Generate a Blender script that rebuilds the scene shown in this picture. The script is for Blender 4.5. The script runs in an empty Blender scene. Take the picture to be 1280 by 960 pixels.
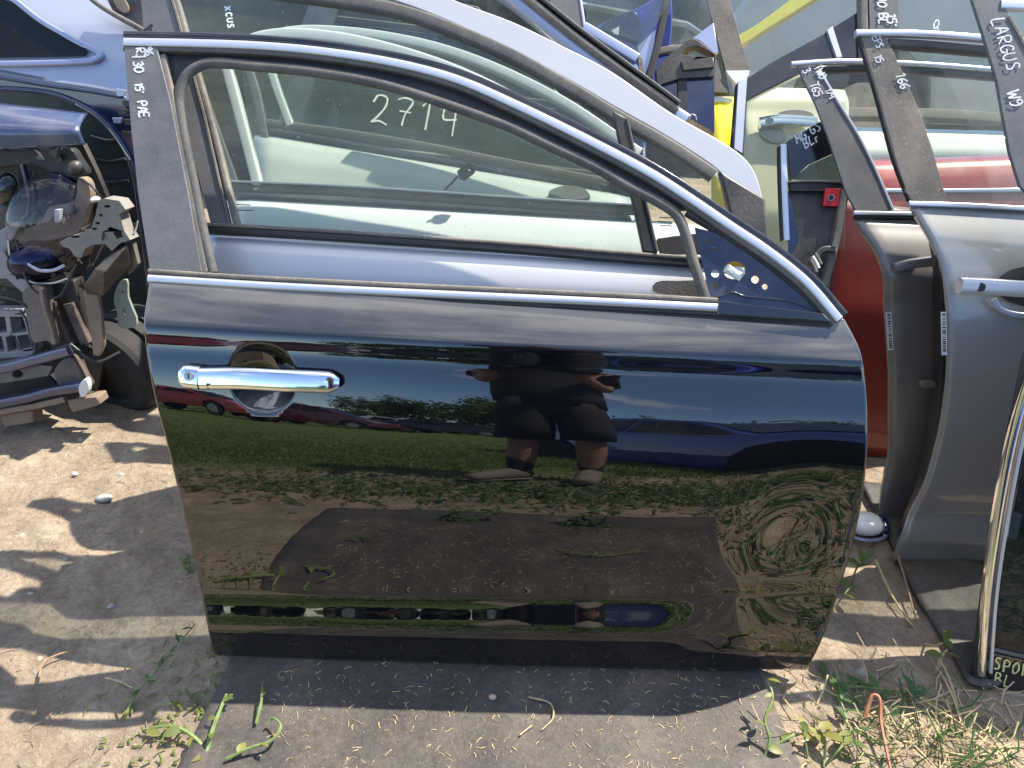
import bpy, bmesh, math, random
import numpy as np
from mathutils import Vector, Matrix
from mathutils.geometry import tessellate_polygon
random.seed(7); rng = np.random.default_rng(7)
sc = bpy.context.scene
COL = sc.collection
R = math.radians
# ------------------------------------------------------------------ camera, sky, sun, exposure
PITCH = R(30.0); FPX = 961.0; CAM_H = 1.2
CAM_D = CAM_H / math.tan(PITCH + math.atan(358 / FPX))
CAM = Vector((0, -CAM_D, CAM_H))
cd = bpy.data.cameras.new('camera'); cam = bpy.data.objects.new('camera', cd); COL.objects.link(cam)
cam.location = CAM; cam.rotation_euler = (math.pi / 2 - PITCH, 0, 0)
cd.sensor_width = 36.0; cd.lens = 36.0 * FPX / 1280; cd.clip_start = 0.02; cd.clip_end = 3000
sc.camera = cam
SUN_EL, SUN_AZ = R(56), R(26)
SUN = Vector((math.cos(SUN_EL) * math.cos(SUN_AZ), math.cos(SUN_EL) * math.sin(SUN_AZ), math.sin(SUN_EL)))
sd = bpy.data.lights.new('sun', 'SUN'); sd.energy = 4.5; sd.angle = R(0.53); sd.color = (1.0, 0.93, 0.80)
so = bpy.data.objects.new('sun', sd); COL.objects.link(so); so.rotation_euler = SUN.to_track_quat('Z', 'Y').to_euler()
so.location = (0, 0, 30)
w = bpy.data.worlds.new("World"); sc.world = w; w.use_nodes = True
nt = w.node_tree; nt.nodes.clear()
def wn(t): return nt.nodes.new(t)
sky = wn('ShaderNodeTexSky'); sky.sky_type = 'NISHITA'; sky.sun_disc = False
sky.sun_elevation = SUN_EL; sky.sun_rotation = math.atan2(SUN.x, SUN.y); sky.dust_density = .35; sky.air_density = 1.0; sky.ozone_density = 3.2; sky.altitude = 1500
bg = wn('ShaderNodeBackground'); bg.inputs[1].default_value = 0.135
tc = wn('ShaderNodeTexCoord'); mp = wn('ShaderNodeMapping'); mp.inputs['Scale'].default_value = (1.0, 1.0, 2.6)
n1 = wn('ShaderNodeTexNoise'); n1.inputs['Scale'].default_value = 2.1; n1.inputs['Detail'].default_value = 8; n1.inputs['Roughness'].default_value = .6
r1 = wn('ShaderNodeValToRGB'); r1.color_ramp.elements[0].position = .65; r1.color_ramp.elements[1].position = .80
r1.color_ramp.elements[1].color = (.85, .85, .85, 1)
mx = wn('ShaderNodeMix'); mx.data_type = 'RGBA'; mx.inputs[7].default_value = (6.2, 6.3, 6.6, 1)
out = wn('ShaderNodeOutputWorld')
L = nt.links.new
sz = wn('ShaderNodeSeparateXYZ'); L(tc.outputs['Generated'], sz.inputs[0])
el = wn('ShaderNodeMath'); el.operation = 'MULTIPLY_ADD'; el.inputs[1].default_value = .24; L(sz.outputs['Z'], el.inputs[0])
L(tc.outputs['Generated'], mp.inputs[0]); L(mp.outputs[0], n1.inputs['Vector']); L(n1.outputs[0], el.inputs[2]); L(el.outputs[0], r1.inputs[0])
L(r1.outputs[0], mx.inputs[0]); L(sky.outputs[0], mx.inputs[6]); L(mx.outputs[2], bg.inputs[0]); L(bg.outputs[0], out.inputs[0])
sc.view_settings.view_transform = 'Standard'; sc.view_settings.look = 'None'
sc.view_settings.exposure = 1.35; sc.view_settings.gamma = 1
sc.render.engine = 'CYCLES'
sc.cycles.max_bounces = 10; sc.cycles.glossy_bounces = 5; sc.cycles.transparent_max_bounces = 24; sc.cycles.diffuse_bounces = 3
sc.cycles.sample_clamp_indirect = 6
# ------------------------------------------------------------------ helpers
CP, SP = math.cos(PITCH), math.sin(PITCH)
def ray(px, py):
    x = (px - 640) / FPX; y = (480 - py) / FPX
    return Vector((x, CP + y * SP, -SP + y * CP))
def project(p):
    d = Vector(p) - CAM
    depth = d.y * CP - d.z * SP; up = d.y * SP + d.z * CP
    return 640 + FPX * d.x / depth, 480 - FPX * up / depth
class Plane:
    def __init__(s, o, ex, n):
        s.o = Vector(o); s.n = Vector(n).normalized()
        ex = Vector(ex); s.ex = (ex - s.n * ex.dot(s.n)).normalized(); s.ey = s.n.cross(s.ex) * 1.0
        if s.ey.z < 0: s.ey = -s.ey
    def P(s, px, py, off=0.0):
        r = ray(px, py); o = s.o + s.n * off
        t = (o - CAM).dot(s.n) / r.dot(s.n)
        return CAM + r * t
    def uv(s, p):
        d = Vector(p) - s.o; return d.dot(s.ex), d.dot(s.ey)
    def at(s, u, v, off=0.0): return s.o + s.ex * u + s.ey * v + s.n * off
def lean_plane(y0, lean, yaw=2.3, z0=0.0, x0=0.0):
    """plane whose foot line is at depth y0 (at x0, height z0), leaning back by lean degrees, yawed"""
    c, s_ = math.cos(R(yaw)), math.sin(R(yaw))
    ex = Vector((c, -s_, 0)); ey = Vector((s_, c, 0))
    n = -ey * math.cos(R(lean)) + Vector((0, 0, math.sin(R(lean))))
    return Plane((x0, y0, z0), ex, n)
GROUND = Plane((0, 0, 0), (1, 0, 0), (0, 0, 1))
def G(px, py, z=0.0): return GROUND.P(px, py, z)
def empty(name, loc=(0, 0, 0), rz=0):
    o = bpy.data.objects.new(name, None); COL.objects.link(o); o.location = loc; o.rotation_euler = (0, 0, rz)
    o.empty_display_size = .05
    return o
def tag(o, label=None, cat=None, group=None, kind=None):
    if label: o['label'] = label
    if cat: o['category'] = cat
    if group: o['group'] = group
    if kind: o['kind'] = kind
    return o
def thing(name, label, cat, loc=(0, 0, 0), group=None):
    return tag(empty(name, loc), label, cat, group)
def link_mesh(name, me, mat, parent=None, smooth=False):
    o = bpy.data.objects.new(name, me); COL.objects.link(o)
    if mat and not me.materials: me.materials.append(mat)
    if smooth:
        for p in me.polygons: p.use_smooth = True
    if parent is not None:
        o.parent = parent
        base = Vector((0, 0, 0)); q = parent
        while q is not None: base += Vector(q.location); q = q.parent
        me.transform(Matrix.Translation(-base)) if not me.get('local') else None
    return o
def mesh(name, verts, faces, mat, parent=None, smooth=False, bevel=0, seg=2, subd=0, angle=35):
    me = bpy.data.meshes.new(name); me.from_pydata([tuple(v) for v in verts], [], faces); me.update()
    o = link_mesh(name, me, mat, parent, smooth)
    if bevel:
        m = o.modifiers.new('b', 'BEVEL'); m.width = bevel; m.segments = seg; m.limit_method = 'ANGLE'; m.angle_limit = R(angle)
    if subd:
        m = o.modifiers.new('s', 'SUBSURF'); m.levels = m.render_levels = subd
    return o
def cat_rom(pts, n=8, closed=False):
    P = [np.array(p, float) for p in pts]
    if len(P) < 3: 
        return [tuple(P[0] + (P[1] - P[0]) * i / n) for i in range(n + 1)] if len(P) == 2 else pts
    res = []; N = len(P); rngk = range(N) if closed else range(N - 1)
    for i in rngk:
        p1, p2 = P[i], P[(i + 1) % N]
        p0 = P[(i - 1) % N] if (closed or i > 0) else 2 * p1 - p2
        p3 = P[(i + 2) % N] if (closed or i < N - 2) else 2 * p2 - p1
        # centripetal
        t0 = 0; t1 = t0 + max(1e-9, np.linalg.norm(p1 - p0)) ** .5; t2 = t1 + max(1e-9, np.linalg.norm(p2 - p1)) ** .5; t3 = t2 + max(1e-9, np.linalg.norm(p3 - p2)) ** .5
        for k in range(n):
            t = t1 + (t2 - t1) * k / n
            A1 = (t1 - t) / (t1 - t0) * p0 + (t - t0) / (t1 - t0) * p1
            A2 = (t2 - t) / (t2 - t1) * p1 + (t - t1) / (t2 - t1) * p2
            A3 = (t3 - t) / (t3 - t2) * p2 + (t - t2) / (t3 - t2) * p3
            B1 = (t2 - t) / (t2 - t0) * A1 + (t - t0) / (t2 - t0) * A2
            B2 = (t3 - t) / (t3 - t1) * A2 + (t - t1) / (t3 - t1) * A3
            res.append(tuple((t2 - t) / (t2 - t1) * B1 + (t - t1) / (t2 - t1) * B2))
    if not closed: res.append(tuple(P[-1]))
    return res
def plate(name, pl, outline, off, thick, mat, parent=None, holes=(), bevel=0.0012, smooth_n=0, raw=False):
    """a real plate: outline (seen from the camera) laid on plane pl, front at off, thick deep, with holes"""
    if smooth_n: outline = cat_rom(outline, smooth_n, True)
    loops = [list(outline)] + [list(h) for h in holes]
    L3 = []
    for lp in loops:
        L3.append([pl.uv(pl.P(x, y, off)) if not raw else (x, y) for x, y in lp])
    def area(l): return sum(l[i][0] * l[(i + 1) % len(l)][1] - l[(i + 1) % len(l)][0] * l[i][1] for i in range(len(l)))
    for i, l in enumerate(L3):
        if (area(l) > 0) != (i == 0): l.reverse()
    flat = [p for l in L3 for p in l]
    tris = tessellate_polygon([[Vector((p[0], p[1], 0)) for p in l] for l in L3])
    n = len(flat)
    V = [pl.at(u, v, off) for u, v in flat] + [pl.at(u, v, off - thick) for u, v in flat]
    F = []
    flip = pl.ex.cross(pl.ey).dot(pl.n) < 0
    for t in tris:
        a, b, c = t
        ar = (flat[b][0] - flat[a][0]) * (flat[c][1] - flat[a][1]) - (flat[c][0] - flat[a][0]) * (flat[b][1] - flat[a][1])
        if abs(ar) < 1e-12: continue
        if (ar < 0) != flip: a, b, c = c, b, a
        F.append((a, b, c)); F.append((c + n, b + n, a + n))
    k = 0
    for l in L3:
        m = len(l)
        for i in range(m):
            a, b = k + i, k + (i + 1) % m
            F.append((b, a, a + n, b + n) if not flip else (a, b, b + n, a + n))
        k += m
    o = mesh(name, V, F, mat, parent)
    if bevel:
        m = o.modifiers.new('b', 'BEVEL'); m.width = bevel; m.segments = 2; m.limit_method = 'ANGLE'; m.angle_limit = R(50)
        for p in o.data.polygons: p.use_smooth = True
        o.data.set_sharp_from_angle(angle=R(40))
    return o
def circle(cx, cy, r, n=14, ry=None, rot=0):
    ry = ry or r
    return [(cx + r * math.cos(t) * math.cos(rot) - ry * math.sin(t) * math.sin(rot), cy + r * math.cos(t) * math.sin(rot) + ry * math.sin(t) * math.cos(rot)) for t in [2 * math.pi * i / n for i in range(n)]]
def sweep_geo(path, n, profile, caps=True, scale=None, closed=False):
    """profile of (side, out) metres swept along path; n = outward normal (one or per point)"""
    P = [Vector(p) for p in path]; V = []; F = []; m = len(profile); N = len(P)
    for i, p in enumerate(P):
        a = P[(i - 1) % N] if (closed or i) else P[0]; b = P[(i + 1) % N] if (closed or i < N - 1) else P[-1]
        t = (b - a).normalized(); nn = n[i] if isinstance(n, list) else n
        s = nn.cross(t).normalized(); o = t.cross(s).normalized()
        k = scale[i] if scale else 1
        for (x, y) in profile: V.append(p + s * x * k + o * y * k)
    for i in range(N if closed else N - 1):
        j = (i + 1) % N
        for q in range(m): F.append((i * m + q, i * m + (q + 1) % m, j * m + (q + 1) % m, j * m + q))
    if caps and not closed:
        F.append(tuple(range(m - 1, -1, -1))); F.append(tuple((N - 1) * m + q for q in range(m)))
    return V, F
def sweep(name, path, n, profile, mat, parent=None, smooth=True, caps=True, scale=None, closed=False):
    V, F = sweep_geo(path, n, profile, caps, scale, closed)
    o = mesh(name, V, F, mat, parent, smooth)
    bm = bmesh.new(); bm.from_mesh(o.data); bmesh.ops.recalc_face_normals(bm, faces=bm.faces); bm.to_mesh(o.data); bm.free()
    if smooth: 
        for p in o.data.polygons: p.use_smooth = True
        o.data.set_sharp_from_angle(angle=R(42))
    return o
def rect(wd, h, y0=0.0, r=0.0, x0=0.0):
    """profile centred on side, from out=y0-h to y0, with rounded outer corners"""
    a = wd / 2
    if r <= 0: return [(x0 - a, y0 - h), (x0 + a, y0 - h), (x0 + a, y0), (x0 - a, y0)]
    pts = [(x0 - a, y0 - h), (x0 + a, y0 - h)]
    for k in range(5):
        t = math.pi / 2 * k / 4; pts.append((x0 + a - r + r * math.cos(t), y0 - r + r * math.sin(t)))
    for k in range(5):
        t = math.pi / 2 * k / 4; pts.append((x0 - a + r - r * math.sin(t), y0 - r + r * math.cos(t)))
    return pts
def oval(a, b, n=12, y0=0.0): return [(a * math.cos(2 * math.pi * i / n), y0 + b * math.sin(2 * math.pi * i / n)) for i in range(n)]
def strip(name, pl, pts, wpx, off, depth, mat, parent=None, r=0.002, n=8, smooth=True, prof=None):
    """a moulded strip following a path on plane pl; wpx = its width in photo pixels at the path's middle"""
    q = cat_rom(pts, n) if len(pts) > 2 else cat_rom(pts, 6)
    path = [pl.P(x, y, off) for x, y in q]
    mid = q[len(q) // 2]
    wd = (pl.P(mid[0] + wpx, mid[1], off) - pl.P(mid[0], mid[1], off)).length
    p = prof(wd) if prof else rect(wd, depth, 0, min(r, wd * .45))
    return sweep(name, path, pl.n, p, mat, parent, smooth)
def tube(name, pts, rad, mat, parent=None, n=8, seg=8, scale=None):
    q = cat_rom(pts, seg) if seg > 1 else pts
    path = [Vector(p) for p in q]
    up = Vector((0, 0, 1)) if abs((path[-1] - path[0]).normalized().z) < .9 else Vector((0, 1, 0.1)).normalized()
    if scale: scale = [float(np.interp(i / (len(path) - 1), np.linspace(0, 1, len(scale)), scale)) for i in range(len(path))]
    return sweep(name, path, up, oval(rad, rad, n), mat, parent, True, True, scale)
def box_geo(c, s, rot=None):
    V = []
    for dx in (-.5, .5):
        for dy in (-.5, .5):
            for dz in (-.5, .5):
                v = Vector((dx * s[0], dy * s[1], dz * s[2]))
                if rot is not None: v = rot @ v
                V.append(Vector(c) + v)
    F = [(0, 1, 3, 2), (4, 6, 7, 5), (0, 4, 5, 1), (2, 3, 7, 6), (0, 2, 6, 4), (1, 5, 7, 3)]
    return V, F
def box(name, c, s, mat, parent=None, rot=None, bevel=.003):
    V, F = box_geo(c, s, rot); return mesh(name, V, F, mat, parent, bevel=bevel)
def prism(name, outline_xz, y0, y1, mat, parent=None, bevel=.01):
    n = len(outline_xz); V = [(x, y0, z) for x, z in outline_xz] + [(x, y1, z) for x, z in outline_xz]
    F = [tuple(range(n)), tuple(range(2 * n - 1, n - 1, -1))] + [(i, i + n, (i + 1) % n + n, (i + 1) % n) for i in range(n)]
    o = mesh(name, V, F, mat, parent, bevel=bevel)
    return o
# ------------------------------------------------------------------ materials
def newmat(name):
    m = bpy.data.materials.new(name); m.use_nodes = True
    t = m.node_tree; b = t.nodes['Principled BSDF']; return m, t, b
def noise(t, scale, detail=6, rough=.6, coord='Object', dist=0):
    c = t.nodes.new('ShaderNodeTexCoord'); n = t.nodes.new('ShaderNodeTexNoise')
    n.inputs['Scale'].default_value = scale; n.inputs['Detail'].default_value = detail; n.inputs['Roughness'].default_value = rough; n.inputs['Distortion'].default_value = dist
    t.links.new(c.outputs[coord], n.inputs['Vector']); return n
def ramp(t, src, stops):
    r = t.nodes.new('ShaderNodeValToRGB'); e = r.color_ramp.elements
    while len(e) > len(stops): e.remove(e[-1])
    while len(e) < len(stops): e.new(.5)
    for k, (p, c) in zip(e, stops):
        k.position = p; k.color = tuple(c) + ((1,) if len(c) == 3 else ())
    t.links.new(src, r.inputs[0]); return r
def mixc(t, fac, a, b, mode='MIX'):
    m = t.nodes.new('ShaderNodeMix'); m.data_type = 'RGBA'; m.blend_type = mode
    for i, v in ((0, fac), (6, a), (7, b)):
        if hasattr(v, 'is_linked') or hasattr(v, 'links'): t.links.new(v, m.inputs[i])
        else: m.inputs[i].default_value = v if i == 0 else (tuple(v) + ((1,) if len(v) == 3 else ()))
    return m.outputs[2]
def bump(t, b, src, strength, dist=.01, prev=None):
    n = t.nodes.new('ShaderNodeBump'); n.inputs['Strength'].default_value = strength; n.inputs['Distance'].default_value = dist
    t.links.new(src, n.inputs['Height'])
    if prev: t.links.new(prev, n.inputs['Normal'])
    t.links.new(n.outputs[0], b.inputs['Normal']); return n.outputs[0]
def paint(name, col, metallic=0.0, rough=.25, coat=1.0, ior=1.5, dust=.25, dustcol=(.42, .38, .33), flake=0):
    m, t, b = newmat(name)
    g = noise(t, 9, 8, .65); sp = noise(t, 260, 2, .5)
    d1 = ramp(t, g.outputs[0], [(.42, (0, 0, 0)), (.75, (dust,) * 3)])
    d2 = ramp(t, sp.outputs[0], [(.70, (0, 0, 0)), (.76, (min(1, dust * 2.2),) * 3)])
    f = mixc(t, 1.0, d1.outputs[0], d2.outputs[0], 'ADD')
    c = mixc(t, f, col, dustcol)
    t.links.new(c, b.inputs['Base Color'])
    rr = ramp(t, f, [(0, (rough,) * 3), (1, (.8,) * 3)]); t.links.new(rr.outputs[0], b.inputs['Roughness'])
    b.inputs['Metallic'].default_value = metallic; b.inputs['Coat Weight'].default_value = coat; b.inputs['Coat Roughness'].default_value = .03
    b.inputs['IOR'].default_value = ior
    return m
def plastic(name, col, rough=.55, dust=.4, dustcol=(.36, .32, .28), scale=14, bmp=.15, spec=.5):
    m, t, b = newmat(name)
    g = noise(t, scale, 9, .7); f = noise(t, scale * 22, 3, .6)
    d = ramp(t, g.outputs[0], [(.35, (0, 0, 0)), (.8, (dust,) * 3)])
    d2 = ramp(t, f.outputs[0], [(.55, (0, 0, 0)), (.8, (dust * .8,) * 3)])
    fac = mixc(t, 1.0, d.outputs[0], d2.outputs[0], 'ADD')
    t.links.new(mixc(t, fac, col, dustcol), b.inputs['Base Color'])
    b.inputs['Roughness'].default_value = rough; b.inputs['Specular IOR Level'].default_value = spec
    bump(t, b, f.outputs[0], bmp, .002)
    return m
def chrome(name, col=(.78, .79, .82), rough=.12, metallic=1.0):
    m, t, b = newmat(name)
    g = noise(t, 30, 8, .7); r = ramp(t, g.outputs[0], [(.3, (rough,) * 3), (.8, (rough + .10,) * 3)])
    t.links.new(r.outputs[0], b.inputs['Roughness']); b.inputs['Base Color'].default_value = (*col, 1); b.inputs['Metallic'].default_value = metallic
    return m
def glassm(name, tint=(.80, .90, .86), dust=.06, refl=1.45, dustcol=(.55, .60, .55)):
    m, t, b = newmat(name); N = t.nodes; N.remove(b); o = N['Material Output']
    tr = N.new('ShaderNodeBsdfTransparent'); tr.inputs[0].default_value = (*tint, 1)
    gl = N.new('ShaderNodeBsdfGlossy'); gl.inputs['Roughness'].default_value = .015
    fr = N.new('ShaderNodeFresnel'); fr.inputs[0].default_value = refl
    df = N.new('ShaderNodeBsdfDiffuse'); df.inputs[0].default_value = (*dustcol, 1)
    tl = N.new('ShaderNodeBsdfTranslucent'); tl.inputs[0].default_value = (*dustcol, 1)
    m0 = N.new('ShaderNodeMixShader'); m0.inputs[0].default_value = .5
    t.links.new(df.outputs[0], m0.inputs[1]); t.links.new(tl.outputs[0], m0.inputs[2])
    m1 = N.new('ShaderNodeMixShader'); m2 = N.new('ShaderNodeMixShader')
    g = noise(t, 5, 6, .6); s = noise(t, 150, 2, .5)
    d1 = ramp(t, g.outputs[0], [(.25, (dust * .55,) * 3), (.8, (dust * 1.6,) * 3)]); d2 = ramp(t, s.outputs[0], [(.70, (0, 0, 0)), (.77, (.35,) * 3)])
    f = mixc(t, 1.0, d1.outputs[0], d2.outputs[0], 'ADD')
    ge = N.new('ShaderNodeNewGeometry'); ib = N.new('ShaderNodeMath'); ib.operation = 'SUBTRACT'; ib.inputs[0].default_value = 1; t.links.new(ge.outputs['Backfacing'], ib.inputs[1])
    fm = N.new('ShaderNodeMath'); fm.operation = 'MULTIPLY'; t.links.new(fr.outputs[0], fm.inputs[0]); t.links.new(ib.outputs[0], fm.inputs[1])
    t.links.new(fm.outputs[0], m1.inputs[0]); t.links.new(tr.outputs[0], m1.inputs[1]); t.links.new(gl.outputs[0], m1.inputs[2])
    t.links.new(f, m2.inputs[0]); t.links.new(m1.outputs[0], m2.inputs[1]); t.links.new(m0.outputs[0], m2.inputs[2])
    t.links.new(m2.outputs[0], o.inputs[0]); return m
def plain(name, col, rough=.5, metallic=0, var=.15, scale=20):
    m, t, b = newmat(name); g = noise(t, scale, 6, .6)
    lo = tuple(c * (1 - var) for c in col); hi = tuple(min(1, c * (1 + var)) for c in col)
    r = ramp(t, g.outputs[0], [(.3, lo), (.7, hi)]); t.links.new(r.outputs[0], b.inputs['Base Color'])
    b.inputs['Roughness'].default_value = rough; b.inputs['Metallic'].default_value = metallic; return m
def leafm(name, col):
    m, t, b = newmat(name); g = noise(t, 40, 4, .6)
    oi = t.nodes.new('ShaderNodeObjectInfo')
    r = ramp(t, g.outputs[0], [(.3, tuple(c * .7 for c in col)), (.7, tuple(c * 1.25 for c in col))])
    t.links.new(mixc(t, oi.outputs['Random'], r.outputs[0], tuple(c * k for c, k in zip(col, (1.5, 1.15, .8)))), b.inputs['Base Color'])
    b.inputs['Roughness'].default_value = .5
    b.inputs['Subsurface Weight'].default_value = 0
    N = t.nodes; tl = N.new('ShaderNodeBsdfTranslucent'); tl.inputs[0].default_value = (col[0] * 2.4, col[1] * 2.2, col[2] * 1.2, 1)
    ms = N.new('ShaderNodeMixShader'); ms.inputs[0].default_value = .35; o = N['Material Output']
    t.links.new(b.outputs[0], ms.inputs[1]); t.links.new(tl.outputs[0], ms.inputs[2]); t.links.new(ms.outputs[0], o.inputs[0])
    return m
M = {}
def black_gloss():
    m, t, b = newmat('black_clearcoat_paint')
    sp = noise(t, 330, 2, .5); dn = noise(t, 5, 6, .6)
    d2 = ramp(t, sp.outputs[0], [(.755, (0, 0, 0)), (.80, (.30,) * 3)])
    d1 = ramp(t, dn.outputs[0], [(.3, (.001,) * 3), (.8, (.007,) * 3)])
    f = mixc(t, 1.0, d1.outputs[0], d2.outputs[0], 'ADD')
    gn = t.nodes.new('ShaderNodeNewGeometry'); sn = t.nodes.new('ShaderNodeSeparateXYZ'); t.links.new(gn.outputs['Normal'], sn.inputs[0])
    st = noise(t, 3.5, 7, .6); up = t.nodes.new('ShaderNodeMath'); up.operation = 'MULTIPLY'; ur = ramp(t, sn.outputs['Z'], [(.50, (0, 0, 0)), (.82, (.27,) * 3)]); sr = ramp(t, st.outputs[0], [(.3, (.45,) * 3), (.7, (1,) * 3)])
    t.links.new(ur.outputs[0], up.inputs[0]); t.links.new(sr.outputs[0], up.inputs[1])
    f = mixc(t, 1.0, f, up.outputs[0], 'ADD')  # dust pales upward faces, raised to stand in for the shoulder's lighter reflection
    t.links.new(mixc(t, f, (.0025, .0028, .0042), (.5, .47, .45)), b.inputs['Base Color'])
    # wiping streaks, water spots and fine scratches in the film of dust
    tcw = t.nodes.new('ShaderNodeTexCoord'); mpw = t.nodes.new('ShaderNodeMapping'); mpw.inputs['Scale'].default_value = (3, 3, 60); mpw.inputs['Rotation'].default_value = (0, R(4), 0)
    sw = t.nodes.new('ShaderNodeTexNoise'); sw.inputs['Scale'].default_value = 2.2; sw.inputs['Detail'].default_value = 7; t.links.new(tcw.outputs['Object'], mpw.inputs[0]); t.links.new(mpw.outputs[0], sw.inputs['Vector'])
    rs = ramp(t, sw.outputs[0], [(.45, (.010,) * 3), (.72, (.07,) * 3)]); t.links.new(rs.outputs[0], b.inputs['Roughness'])
    wv = noise(t, 4.2, 2, .4); wf = noise(t, 26, 2, .5); pb_ = bump(t, b, wv.outputs[0], .10, .010); bump(t, b, wf.outputs[0], .035, .002, pb_)
    t.links.new(b.inputs['Normal'].links[0].from_socket, b.inputs['Coat Normal'])
    b.inputs['IOR'].default_value = 1.62
    b.inputs['Coat Weight'].default_value = 1; b.inputs['Coat IOR'].default_value = 1.5; b.inputs['Coat Roughness'].default_value = .008
    return m
M['black'] = black_gloss()
M['blackpaint'] = paint('black_satin_paint', (.006, .006, .009), 0, .15, 1, 1.5, .06)
M['chrome'] = chrome('bright_trim', (.64, .65, .70), .32, .7)
M['chrome_hi'] = chrome('polished_chrome', (.86, .86, .87), .04)
M['pillar'] = plastic('dusty_pillar_plastic', (.092, .093, .098), .5, .4, (.30, .28, .26))
M['rubber'] = plastic('dusty_rubber', (.055, .053, .052), .75, .5, (.25, .22, .19), 10)
M['rubber_tan'] = plastic('sun_bleached_rubber', (.10, .09, .08), .85, .7, (.36, .31, .25), 8)
M['channel'] = plastic('black_channel_plastic', (.012, .012, .013), .5, .25, (.12, .11, .10))
M['inner'] = plastic('black_inner_steel', (.010, .010, .012), .4, .2)
M['navybonnet'] = paint('navy_bonnet_paint', (.04, .05, .12), .4, .28, 1, 1.6, .22)
M['silver'] = paint('silver_metallic_paint', (.55, .545, .55), .25, .40, .8, 1.5, .06)
M['white'] = paint('white_paint', (.74, .75, .72), 0, .3, .8, 1.5, .08)
M['ivory'] = paint('ivory_paint', (.68, .64, .46), 0, .3, .8, 1.5, .1)
M['cream'] = paint('cream_white_paint', (.66, .67, .60), 0, .3, .8, 1.5, .1)
M['greymet'] = paint('grey_metallic_paint', (.26, .262, .255), .22, .36, 1, 1.5, .10)
M['taupe'] = paint('pearl_taupe_paint', (.18, .17, .165), .3, .42, .8, 1.5, .12)
M['red'] = paint('faded_red_paint', (.21, .018, .012), 0, .45, .4, 1.5, .16, (.30, .12, .06))
M['navy_dull'] = paint('navy_primer', (.010, .016, .045), 0, .3, .6, 1.5, .12)
M['navy'] = paint('navy_metallic_paint', (.008, .016, .065), .2, .2, 1, 1.6, .05)
M['blue'] = paint('blue_metallic_paint', (.008, .030, .30), .15, .25, 1, 1.6, .04)
M['bluesilver'] = paint('blue_silver_paint', (.32, .36, .50), .5, .34, 1, 1.5, .06)
M['yellow'] = paint('yellow_paint', (.80, .64, .012), 0, .3, .8, 1.5, .06)
M['glass'] = glassm('tinted_glass', (.90, .93, .91), .05)
M['glass_dusty'] = glassm('dusty_glass', (.77, .82, .81), .09)
M['glass_dark'] = glassm('dark_glass', (.30, .34, .36), .05)
def inkm(name, col):
    m, t, b = newmat(name); g = noise(t, 170, 5, .7); g2 = noise(t, 24, 4, .6)
    k = mixc(t, .5, g.outputs[0], g2.outputs[0]); r = ramp(t, k, [(.38, (.5,) * 3), (.5, (1,) * 3)])
    b.inputs['Base Color'].default_value = (*col, 1); b.inputs['Roughness'].default_value = .6; t.links.new(r.outputs[0], b.inputs['Alpha']); return m
M['ink'] = inkm('white_paint_marker', (.72, .74, .76))
M['ink_yellow'] = inkm('yellow_paint_marker', (.60, .60, .26))
M['sticker'] = plain('paper_sticker', (.62, .64, .60), .6, 0, .08)
M['print'] = plain('black_print', (.02, .02, .02), .6)
M['metal'] = plain('bare_steel', (.45, .44, .42), .35, .9, .25)
M['greyplastic'] = plastic('dirty_grey_plastic', (.11, .10, .088), .7, .55, (.28, .24, .19), 12, .3)
M['blackplastic'] = plastic('scuffed_black_plastic', (.016, .016, .018), .45, .35, (.30, .25, .2), 9, .3)
M['redplastic'] = plain('red_plastic', (.45, .02, .03), .35)
M['lamp'] = glassm('broken_lamp_lens', (.80, .80, .88), .05, 1.5, (.4, .34, .30))
# ------------------------------------------------------------------ ground
def vnoise(x, y, seed, f):
    """smooth value noise on arrays"""
    X, Y = x * f, y * f; xi, yi = np.floor(X).astype(int), np.floor(Y).astype(int); fx, fy = X - xi, Y - yi
    fx = fx * fx * (3 - 2 * fx); fy = fy * fy * (3 - 2 * fy)
    def h(a, b): 
        v = np.sin(a * 127.1 + b * 311.7 + seed * 74.7) * 43758.5453
        return v - np.floor(v)
    return (h(xi, yi) * (1 - fx) + h(xi + 1, yi) * fx) * (1 - fy) + (h(xi, yi + 1) * (1 - fx) + h(xi + 1, yi + 1) * fx) * fy - .5
def ground_z(x, y):
    x = np.asarray(x, float); y = np.asarray(y, float)
    z = vnoise(x, y, 1, 1.3) * .032 + vnoise(x, y, 2, 4.5) * .022 + vnoise(x, y, 3, 13) * .012 + vnoise(x, y, 4, 30) * .0065 + vnoise(x, y, 5, 62) * .003
    m = np.clip((np.abs(x + .02) - .60) / .25, 0, 1); m = np.maximum(m, np.clip((np.abs(y + .30) - .52) / .2, 0, 1))
    return (z - .006) * (.12 + .88 * m) - .004
def axis(lo, hi, core_lo, core_hi, step):
    c = list(np.arange(core_lo, core_hi + 1e-6, step)); s = step; v = core_hi
    while v < hi: s *= 1.22; v += s; c.append(min(v, hi))
    s = step; v = core_lo
    while v > lo: s *= 1.22; v -= s; c.insert(0, max(v, lo))
    return np.array(c)
xs = axis(-900, 900, -1.9, 1.9, .0135); ys = axis(-900, 900, -2.2, 1.9, .0135)
XX, YY = np.meshgrid(xs, ys); ZZ = ground_z(XX, YY)
nx, ny = len(xs), len(ys)
gm = bpy.data.meshes.new('ground')
gv = np.stack([XX.ravel(), YY.ravel(), ZZ.ravel()], 1)
ii = np.arange(ny - 1)[:, None] * nx + np.arange(nx - 1)[None, :]
quads = np.stack([ii, ii + 1, ii + 1 + nx, ii + nx], -1).reshape(-1, 4)
gm.vertices.add(len(gv)); gm.vertices.foreach_set('co', gv.ravel())
gm.loops.add(quads.size); gm.loops.foreach_set('vertex_index', quads.ravel())
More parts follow.
